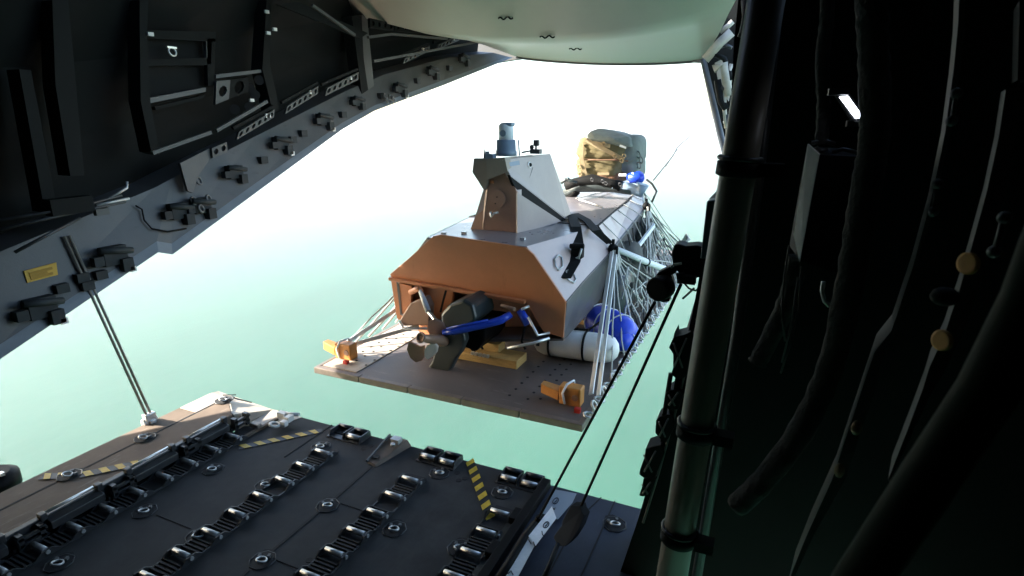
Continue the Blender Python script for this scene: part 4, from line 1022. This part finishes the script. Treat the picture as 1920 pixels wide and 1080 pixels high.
for k in range(12):
    y = 4.45 + .26 * k; a = V((XC - 1.0, 5.5 + .2 * k, .95 + .03 * k)); e = V((PX0 + .03, y, PZ + .04))
    MB().tube(cordpath([a, e], .012, random.uniform(0, .05)), random.uniform(.008, .014), 5).build('cord', M['cord'], ll_)
for k, (a, e) in enumerate((((-3.66, 5.25, .62), (-4.0, 4.42, PZ + .1)), ((-3.3, 4.9, .5), (-4.0, 4.55, PZ + .08)))):
    strap(a, e, .04, ('pale strap from the left corner of the transom to the left connector', 'lower pale strap from under the drive to the left connector')[k], grp='straps to the left connector')
# lines over the deck and trailing line
fl_ = thing('foredeck_lines', 'thin pale lines stretched over the foredeck below the bundle', 'line', (-2.6, 8.5, 1.48))
for pts in (((1105, 345), (1150, 360), (1192, 366)), ((1080, 372), (1150, 356)), ((1085, 374), (1130, 388))):
    MB().tube([Zp(*q, 1.48) for q in pts], .009, 5).build('line', M['cord'], fl_)
tr_ = thing('trailing_line', 'thin dark line rising away to the upper right behind the bow', 'line', Yp(1225, 340, 12))
MB().tube([Yp(1225, 338, 11.5), Yp(1238, 322, 11.8), Yp(1262, 292, 12.4), Yp(1270, 276, 12.8), Yp(1298, 252, 13.5)], .012, 5).build('line', M['steel_dark'], tr_)
MB().tube([Yp(1248, 312, 12), Yp(1266, 285, 12.5), Yp(1271, 280, 12.7)], .009, 5).build('line_end', M['steel_dark'], tr_)
bh = thing('bow_hook', 'small curved metal hook standing up beside the far knot', 'hook', N2)
MB().tube([N2 + V((.06, .1, .05)), N2 + V((.1, .2, .2)), N2 + V((.02, .25, .3)), N2 + V((-.08, .3, .36))], .018, 6).build('hook', M['steel_dark'], bh)
MB().tube([Yp(1282, 452, 8.5), Yp(1288, 440, 8.5), Yp(1292, 448, 8.5), Yp(1280, 458, 8.5)], .03, 6).build('hook_end', M['cord'], bh)

# ------------------------------------------------------------------ right side wall
right = thing('door_frame_wall', 'black right side wall frame silhouetted against the sea with a bare metal edge strip', 'side wall', (.2, 2.9, 1))
RY = 2.9
def R(px, py, y=RY): return Yp(px, py, y)
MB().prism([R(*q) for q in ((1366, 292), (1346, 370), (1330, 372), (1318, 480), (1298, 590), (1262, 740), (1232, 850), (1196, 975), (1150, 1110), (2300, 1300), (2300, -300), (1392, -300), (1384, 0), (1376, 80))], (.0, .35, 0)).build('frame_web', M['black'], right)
MB().tube([R(*q, RY - .02) for q in ((1320, 560), (1296, 650), (1262, 790), (1234, 890), (1206, 980))], .007, 6).build('edge_strip', M['rib'], right)
MB().prism([R(*q, RY - .02) for q in ((1330, 372), (1372, 366), (1366, 470), (1318, 478))], (0, -.1, 0)).build('edge_box', mat('deep_blue_panel', (.03, .05, .08), .5), right, bevel=.006)
for q in ((1280, 560), (1305, 600)):
    MB().bar(R(q[0], q[1], RY - .03), R(q[0] + 22, q[1] - 20, RY - .03), .01, .01).build('edge_wire', M['rib'], right)

# winch bracket with pulley
wn = thing('cable_bracket', 'black bracket with round pulley sticking out of the right frame, seen against the sea', 'bracket', R(1300, 490))
MB().prism([R(*q, 2.95) for q in ((1263, 460), (1272, 457), (1285, 462), (1308, 460), (1322, 468), (1350, 470), (1345, 530), (1312, 520), (1296, 524), (1272, 512), (1262, 500), (1258, 478))], (0, .12, 0)).build('bracket_plate', M['black'], wn, bevel=.01)
MB().prism([R(*q, 2.93) for q in ((1268, 498), (1250, 503), (1232, 512), (1228, 520), (1244, 524), (1268, 512))], (0, .08, 0)).build('pulley_arm', M['black'], wn, bevel=.01)
c = R(1236, 541, 2.9); ax_ = V((.35, 1, .1)).normalized()
MB().tube([c - ax_ * .03, c - ax_ * .02, c + ax_ * .05, c + ax_ * .06], [.055, .064, .064, .055], 20).build('pulley', M['black'], wn)
MB().prism([R(*q, 2.94) for q in ((1236, 520), (1258, 516), (1262, 528), (1252, 548), (1256, 566), (1240, 568), (1232, 560))], (0, .06, 0)).build('pulley_cheek', M['black'], wn, bevel=.008)
b = MB(); b.tube([R(1276, 512, 2.92), R(1278, 530, 2.92)], .022, 8); b.box(R(1293, 524, 2.92), (.06, .05, .04)); b.build('cable_clamp', M['black'], wn)
MB().tube([R(*q, 2.93) for q in ((1284, 532), (1292, 541), (1304, 545), (1312, 538))], .005, 5).build('thin_wire', M['rubber'], wn)
MB().bar(R(1265, 496, 2.9), R(1278, 494, 2.9), .012, .012).build('shiny_pin', M['alu'], wn)
MB().bar(R(1262, 498, 2.9), R(1258, 502, 2.9), .012, .012).build('shiny_pin', M['alu'], wn)

# row of fittings hanging on the frame edge
LAB = ['hatch like black fitting with spikes, topmost of the row on the right frame edge', 'black fitting with open cable loops, second in the row on the frame edge', 'cross braced black fitting, third in the row on the frame edge', 'rounded black fitting, fourth in the row on the frame edge', 'small black foot fitting, lowest of the row on the frame edge']
SH = [((1296, 622), (1282, 628), (1266, 632), (1265, 622), (1262, 634), (1254, 652), (1262, 664), (1262, 690), (1258, 702), (1270, 712), (1284, 708), (1300, 690), (1306, 640)),
      ((1257, 732), (1247, 738), (1244, 762), (1256, 770), (1272, 768), (1282, 738), (1274, 730)),
      ((1236, 782), (1230, 788), (1228, 812), (1236, 822), (1248, 832), (1266, 800), (1262, 776)),
      ((1222, 838), (1210, 842), (1208, 858), (1200, 880), (1198, 890), (1206, 896), (1228, 898), (1246, 850), (1240, 834)),
      ((1206, 898), (1204, 912), (1198, 930), (1206, 932), (1222, 922), (1232, 896))]
for lab, sh in zip(LAB, SH):
    cx = sum(q[0] for q in sh) / len(sh); cy = sum(q[1] for q in sh) / len(sh)
    t = thing('edge_fitting', lab, 'fitting', R(cx, cy), 'fittings along the right frame edge')
    MB().prism([R(*q, 2.86) for q in sh], (0, .13, 0)).build('fitting_body', M['black'], t, bevel=.006)
    w = max(q[0] for q in sh) - min(q[0] for q in sh); h_ = max(q[1] for q in sh) - min(q[1] for q in sh)
    MB().tube([R(cx - w * .2, cy + h_ * .3, 2.84), R(cx + w * .25, cy - h_ * .3, 2.84)], .005, 5).build('brace_wire', M['rib'], t)
    MB().tube([R(cx - w * .22, cy - h_ * .2, 2.84), R(cx + w * .1, cy + h_ * .32, 2.84)], .005, 5).build('brace_wire', M['steel_dark'], t)
tc = tag(MB().tube([R(1258, 700, 2.88), R(1252, 735, 2.88), R(1246, 775, 2.88), R(1240, 790, 2.88)], .013, 6).build('link_rod', M['black']), 'left one of two short black rods between frame fittings', 'rod', 'rods between the fittings')
tc = tag(MB().tube([R(1272, 700, 2.88), R(1266, 735, 2.88), R(1258, 780, 2.88)], .013, 6).build('link_rod', M['black']), 'right one of two short black rods between frame fittings', 'rod', 'rods between the fittings')

# big strut tube in front of the frame
TYY = 1.75
ts = thing('strut_tube', 'long thick grey green strut tube leaning in front of the black frame', 'strut', Yp(1330, 700, TYY))
a = Yp(1443, -40, TYY); b_ = Yp(1250, 1140, TYY)
MB().tube([a.lerp(b_, t) for t in (0, .25, .5, .75, 1)], [.046, .048, .050, .051, .052], 28).build('tube', M['tube'], ts)
d = (b_ - a).normalized()
for t in (.235, .645, .845):
    c = a.lerp(b_, t)
    cl = MB().tube([c - d * .022, c - d * .018, c + d * .018, c + d * .022], [.050, .059, .059, .050], 28).build('clamp', M['black'], ts)
    MB().ring(c - d * .028, .055, .007, d, 24, 6).build('clamp_rim', M['steel_dark'], cl)
    MB().box(c + V((.085, -.01, 0)), (.06, .05, .035)).build('clamp_ear', M['black'], cl)
ts2 = tag(MB().tube([Yp(1462, -40, 1.9), Yp(1420, 340, 1.9), Yp(1380, 640, 1.9), Yp(1300, 1120, 1.9)], .018, 10).build('thin_pipe', M['steel_dark']), 'thin dark pipe running behind and to the right of the strut tube', 'pipe')
for pts, lab in ((((1395, 0), (1398, 30), (1392, 60), (1388, 70)), 'looped dark cable hanging beside the ceiling edge at the top'), (((1386, 190), (1394, 260), (1388, 330), (1384, 400)), 'thin wire running down the frame left of the strut tube')):
    tag(MB().tube([R(*q, 2.85) for q in pts], .014, 6).build('frame_cable', M['rib']), lab, 'cable')
for q in ((1378, 345), (1377, 360), (1372, 300), (1378, 270), (1368, 240)):
    pass
rk = thing('shiny_clip_row', 'small shiny clips on the dark frame edge beside the strut tube', 'clips', R(1378, 345))
for k in range(7):
    MB().box(R(1378 - k * .6, 326 + 6 * k, 2.84), (.02, .01, .008)).build('clip', M['alu'], rk)
for q in ((1390, 196), (1384, 212), (1372, 256), (1368, 282), (1374, 300), (1362, 330), (1356, 340)):
    MB().bar(R(q[0], q[1], 2.84), R(q[0] - 8, q[1] + 14, 2.84), .008, .008).build('clip', M['rib'], rk)

# cables from the bracket to the ramp
cb = thing('winch_cable', 'black cable from the round pulley down to the ramp beside the white strap', 'cable', R(1225, 570))
e1 = Zp(1008, 975, .06)
MB().tube([R(1228, 566, 2.92), e1], .0085, 8).build('cable', M['black'], cb)
MB().tube([e1.lerp(R(1228, 566, 2.92), -.06), e1.lerp(R(1228, 566, 2.92), .02)], .02, 8).build('cable_end', M['black'], cb)
MB().tube([Zp(1004, 985, .05), Zp(985, 1010, .05), Zp(955, 1060, .05), Zp(930, 1100, .05)], .035, 8).build('cable_sleeve', M['rubber'], cb)
cb2 = thing('pouch_cable', 'black cable from the bracket down to a black padded pouch over the walkway', 'cable', R(1277, 530))
A_ = R(1277, 532, 2.92); E_ = Zp(1090, 948, .3)
MB().tube([A_, E_], .0085, 8).build('cable', M['black'], cb2)
zz = E_
P0, P1 = Zp(1084, 952, .3), Zp(1050, 1026, .24)
yk = P0.y
def K(px, py):
    t = (py - 952) / 74; d = ray(px, py); y = P0.y + (P1.y - P0.y) * t
    return CAM + d * (y / d.y)
MB().prism([K(*q) for q in ((1069, 948), (1088, 950), (1090, 958), (1096, 968), (1088, 990), (1072, 1016), (1060, 1026), (1046, 1024), (1037, 1010), (1038, 1004), (1052, 986), (1054, 975))], (.02, .06, 0)).build('pouch', M['black'], cb2, bevel=.015)
MB().tube([Zp(1046, 1020, .24), Zp(1030, 1060, .22), Zp(1012, 1100, .2)], .013, 8).build('cable_tail', M['black'], cb2)

ws = thing('marked_strap', 'white webbing strap with dark handwritten marks folded over the ramp rail', 'strap', (-1.2, 2.8, .1))
def band(pts, name, m, z0):
    mb = MB(); vs = [Zp(a, b_, z0) for a, b_ in pts]
    return MB().prism(vs, (0, 0, .004)).build(name, m, ws)
wsm = mat('white_webbing_marked', (.85, .86, .86), .75, var=.1, scale=20, bump=.15, bscale=120)
s1 = band(((1038, 918), (1081, 926), (1073, 943), (1046, 974), (1014, 962)), 'strap_under', mat('grey_webbing', (.28, .31, .35), .75, bump=.15, bscale=120), .025)
s2 = band(((1035, 950), (1043, 972), (1019, 1004), (1004, 1024), (991, 1006)), 'strap_fold', wsm, .075)
s3 = band(((990, 1005), (1003, 1022), (970, 1084), (958, 1110), (932, 1110), (948, 1076)), 'strap_tail', wsm, .066)
def scrib(pts, z, par, r=.0035):
    MB().tube([Zp(a, b_, z) for a, b_ in pts], r, 5).build('pen_mark', M['ink'], par)
for c_, par, z in (((1042, 939), s1, .031), ((1024, 984), s2, .081)):
    el = [(c_[0] + 5 * math.cos(t) + 2.2 * math.sin(t), c_[1] - 5.6 * math.sin(t)) for t in [k * math.pi / 6 for k in range(13)]]
    scrib(el, z, par); scrib([(c_[0] - 2, c_[1] + 3), (c_[0] + 1, c_[1]), (c_[0] + 3, c_[1] - 3)], z, par)
scrib(((1035, 951), (1040, 956), (1038, 953)), .031, s1); scrib(((1036, 957), (1041, 952)), .031, s1)
scrib(((1016, 996), (1017, 1002), (1021, 1006)), .081, s2); scrib(((990, 1010), (996, 1020)), .081, s2); scrib(((1000, 1016), (1002, 1022), (1004, 1025)), .081, s2)
scrib(((952, 1076), (958, 1070), (962, 1078)), .072, s3)

# ------------------------------------------------------------------ far right: ribs, ducts, lamp and box
def rib_strip(pts_l, pts_r, y, name, m, par, t=.14):
    mb = MB(); n_ = len(pts_l)
    vs = [Yp(*q, y) for q in pts_l] + [Yp(*q, y) for q in pts_r]; e = V((.02, t, 0)); vs += [v + e for v in vs]
    for i in range(n_ - 1):
        mb.f += [(i, i + 1, n_ + i + 1, n_ + i), (2 * n_ + i, 3 * n_ + i, 3 * n_ + i + 1, 2 * n_ + i + 1), (i, 2 * n_ + i, 2 * n_ + i + 1, i + 1), (n_ + i, n_ + i + 1, 3 * n_ + i + 1, 3 * n_ + i)]; mb.sm += [False] * 4
    mb.v = vs
    return mb.build(name, m, par)
fr1 = thing('wall_frame', 'narrow dark wall frame curving down between the ducts and the wide frame', 'wall frame', Yp(1700, 500, 1.5))
rib_strip(((1799, -20), (1797, 40), (1788, 130), (1772, 250), (1745, 380), (1712, 500), (1672, 620), (1640, 660), (1600, 780), (1560, 900), (1510, 1010), (1478, 1090)), ((1811, -20), (1809, 50), (1800, 130), (1781, 250), (1754, 380), (1720, 500), (1682, 620), (1660, 660), (1624, 780), (1584, 900), (1522, 1010), (1486, 1090)), 1.5, 'frame_flange', M['rib'], fr1)
for x, y0, y1 in ((1793, 175, 225), (1758, 345, 395)):
    b = MB(); b.tube([Yp(x, y0, 1.47), Yp(x - 8, y1, 1.47)], .004, 6); b.ball(Yp(x, y0, 1.47), .011, 8, 6); b.ball(Yp(x - 9, y1 + 2, 1.47), .011, 8, 6); b.build('frame_lever', M['rib'], fr1)
for q in ((1606, 802), (1574, 882)):
    MB().ball(Yp(*q, 1.47), (.012, .01, .02), 10, 6).build('frame_stud', M['tan'], fr1)
fr2 = thing('wide_wall_frame', 'wide dark wall frame with two amber discs at the far right', 'wall frame', Yp(1830, 400, 1.15))
rib_strip(((1886, 168), (1872, 260), (1850, 360), (1828, 440), (1800, 540), (1770, 630), (1742, 690), (1730, 730), (1700, 810), (1665, 900)), ((1913, 168), (1908, 240), (1890, 340), (1868, 430), (1842, 520), (1806, 620), (1775, 690), (1745, 740), (1708, 820), (1668, 905)), 1.15, 'frame_flange', M['sill'], fr2, .1)
rib_strip(((1912, 0), (1908, 150)), ((1935, 0), (1925, 150)), 1.15, 'frame_flange', M['wall'], fr2, .1)
for q in ((1814, 494), (1765, 638)):
    c = Yp(*q, 1.13); ax_ = (-RT * .93 - ray(*q).normalized() * .36).normalized()
    MB().tube([c - ax_ * .004, c + ax_ * .001, c + ax_ * .002], [.018, .018, .014], 20).build('amber_disc', M['amber'], fr2)
b = MB(); b.tube([Yp(1882, 410, 1.1), Yp(1865, 470, 1.1)], .004, 6); b.ball(Yp(1883, 408, 1.1), .010, 8, 6); b.ball(Yp(1864, 472, 1.1), .010, 8, 6); b.build('frame_lever', M['rib'], fr2)
MB().ball(Yp(1772, 556, 1.14), (.022, .02, .016), 10, 6).build('frame_knob', M['rubber'], fr2)
# near curved pipe, out of focus
npipe = tag(MB().tube([Yp(2020, 330, .62), Yp(1935, 560, .62), Yp(1850, 735, .6), Yp(1740, 900, .58), Yp(1600, 1110, .55)], [.021, .022, .023, .023, .022], 18).build('near_pipe', M['dimpipe']), 'blurred dim green pipe curving across the bottom right corner close to the lens', 'pipe')

def duct(name, lab, pts, r, y):
    P_ = [Yp(*q, y) for q in pts]; out = []
    for i in range(len(P_) - 1):
        for k in range(6):
            t = k / 6
            p0 = P_[max(i - 1, 0)]; p1 = P_[i]; p2 = P_[i + 1]; p3 = P_[min(i + 2, len(P_) - 1)]
            out.append(.5 * ((2 * p1) + (-p0 + p2) * t + (2 * p0 - 5 * p1 + 4 * p2 - p3) * t * t + (-p0 + 3 * p1 - 3 * p2 + p3) * t ** 3))
    out.append(P_[-1])
    rr = [r * (1 + .05 * math.sin(i * 2.9) + random.uniform(-.05, .05)) for i in range(len(out))]
    return tag(MB().tube(out, rr, 12).build(name, M['wrap']), lab, 'duct', 'fabric wrapped ducts')
duct('wrapped_duct', 'long crumpled fabric duct curving from the top down to the bottom beside the lamp', ((1632, -30), (1636, 60), (1640, 170), (1640, 250), (1628, 330), (1612, 420), (1588, 560), (1556, 690), (1500, 810), (1432, 900), (1380, 950)), .032, 1.6)
duct('wrapped_duct', 'thinner fabric duct hanging left of the lamp above the pale sided box', ((1552, -30), (1550, 40), (1542, 110), (1545, 200), (1540, 270)), .018, 1.85)
duct('wrapped_duct', 'short fabric duct below the pale sided box', ((1496, 480), (1478, 560), (1446, 630), (1420, 680)), .028, 1.85)
bx = thing('equipment_box', 'black equipment box with a pale grey edge face, hung below the cold lamp', 'box', Yp(1560, 390, 1.8))
q0, q1, q2, q3 = Yp(1538, 290, 1.8), Yp(1612, 294, 1.8), Yp(1596, 520, 1.8), Yp(1501, 490, 1.8)
MB().prism([q0, q1, q2, q3], (-.03, .14, .015)).build('box_body', M['black'], bx)
MB().prism([Yp(1536, 290, 1.795), Yp(1514, 270, 1.83), Yp(1488, 440, 1.83), Yp(1499, 492, 1.795)], (.004, .02, 0)).build('edge_face', M['boxgrey'], bx)
for pts in (((1522, 268), (1545, 264), (1566, 270)), ((1560, 286), (1580, 280), (1606, 286)), ((1530, 276), (1540, 284), (1552, 280))):
    MB().tube([Yp(*q, 1.84) for q in pts], .006, 6).build('box_wire', M['steel_dark'], bx)
wi_ = thing('hanging_wires', 'thin wires hanging in the dark below the pale sided box', 'wire', Yp(1480, 560, 1.78))
for pts in (((1480, 460), (1470, 520), (1466, 590), (1472, 640)), ((1502, 500), (1498, 580), (1480, 650), (1464, 700)), ((1496, 520), (1486, 600), (1466, 680))):
    MB().tube([Yp(*q, 1.78) for q in pts], .003, 5).build('wire', M['rib'], wi_)
hk = tag(MB().tube([Yp(*q, 1.6) for q in ((1544, 528), (1541, 545), (1546, 565), (1555, 574))], .005, 6).build('wire_hook', M['alu']), 'small pale wire hook in the dark left of the long duct', 'hook')
lamp = thing('wall_lamp', 'slanted cold white lamp glowing in the dark right wall', 'lamp', Yp(1595, 200, 1.75))
la = [Yp(1574, 182, 1.74), Yp(1590, 180, 1.74), Yp(1619, 220, 1.74), Yp(1604, 222, 1.74)]
MB().prism(la, (0, .006, 0)).build('light_panel', M['lamp'], lamp)
MB().prism([Yp(*q, 1.75) for q in ((1566, 178), (1588, 166), (1626, 222), (1600, 232))], (0, .04, 0)).build('lamp_housing', M['black'], lamp, bevel=.004)
MB().box(Yp(1572, 172, 1.73), (.045, .03, .016)).build('lamp_bracket', M['steel_dark'], lamp); MB().box(Yp(1608, 232, 1.73), (.05, .03, .014)).build('lamp_bracket', M['steel_dark'], lamp)
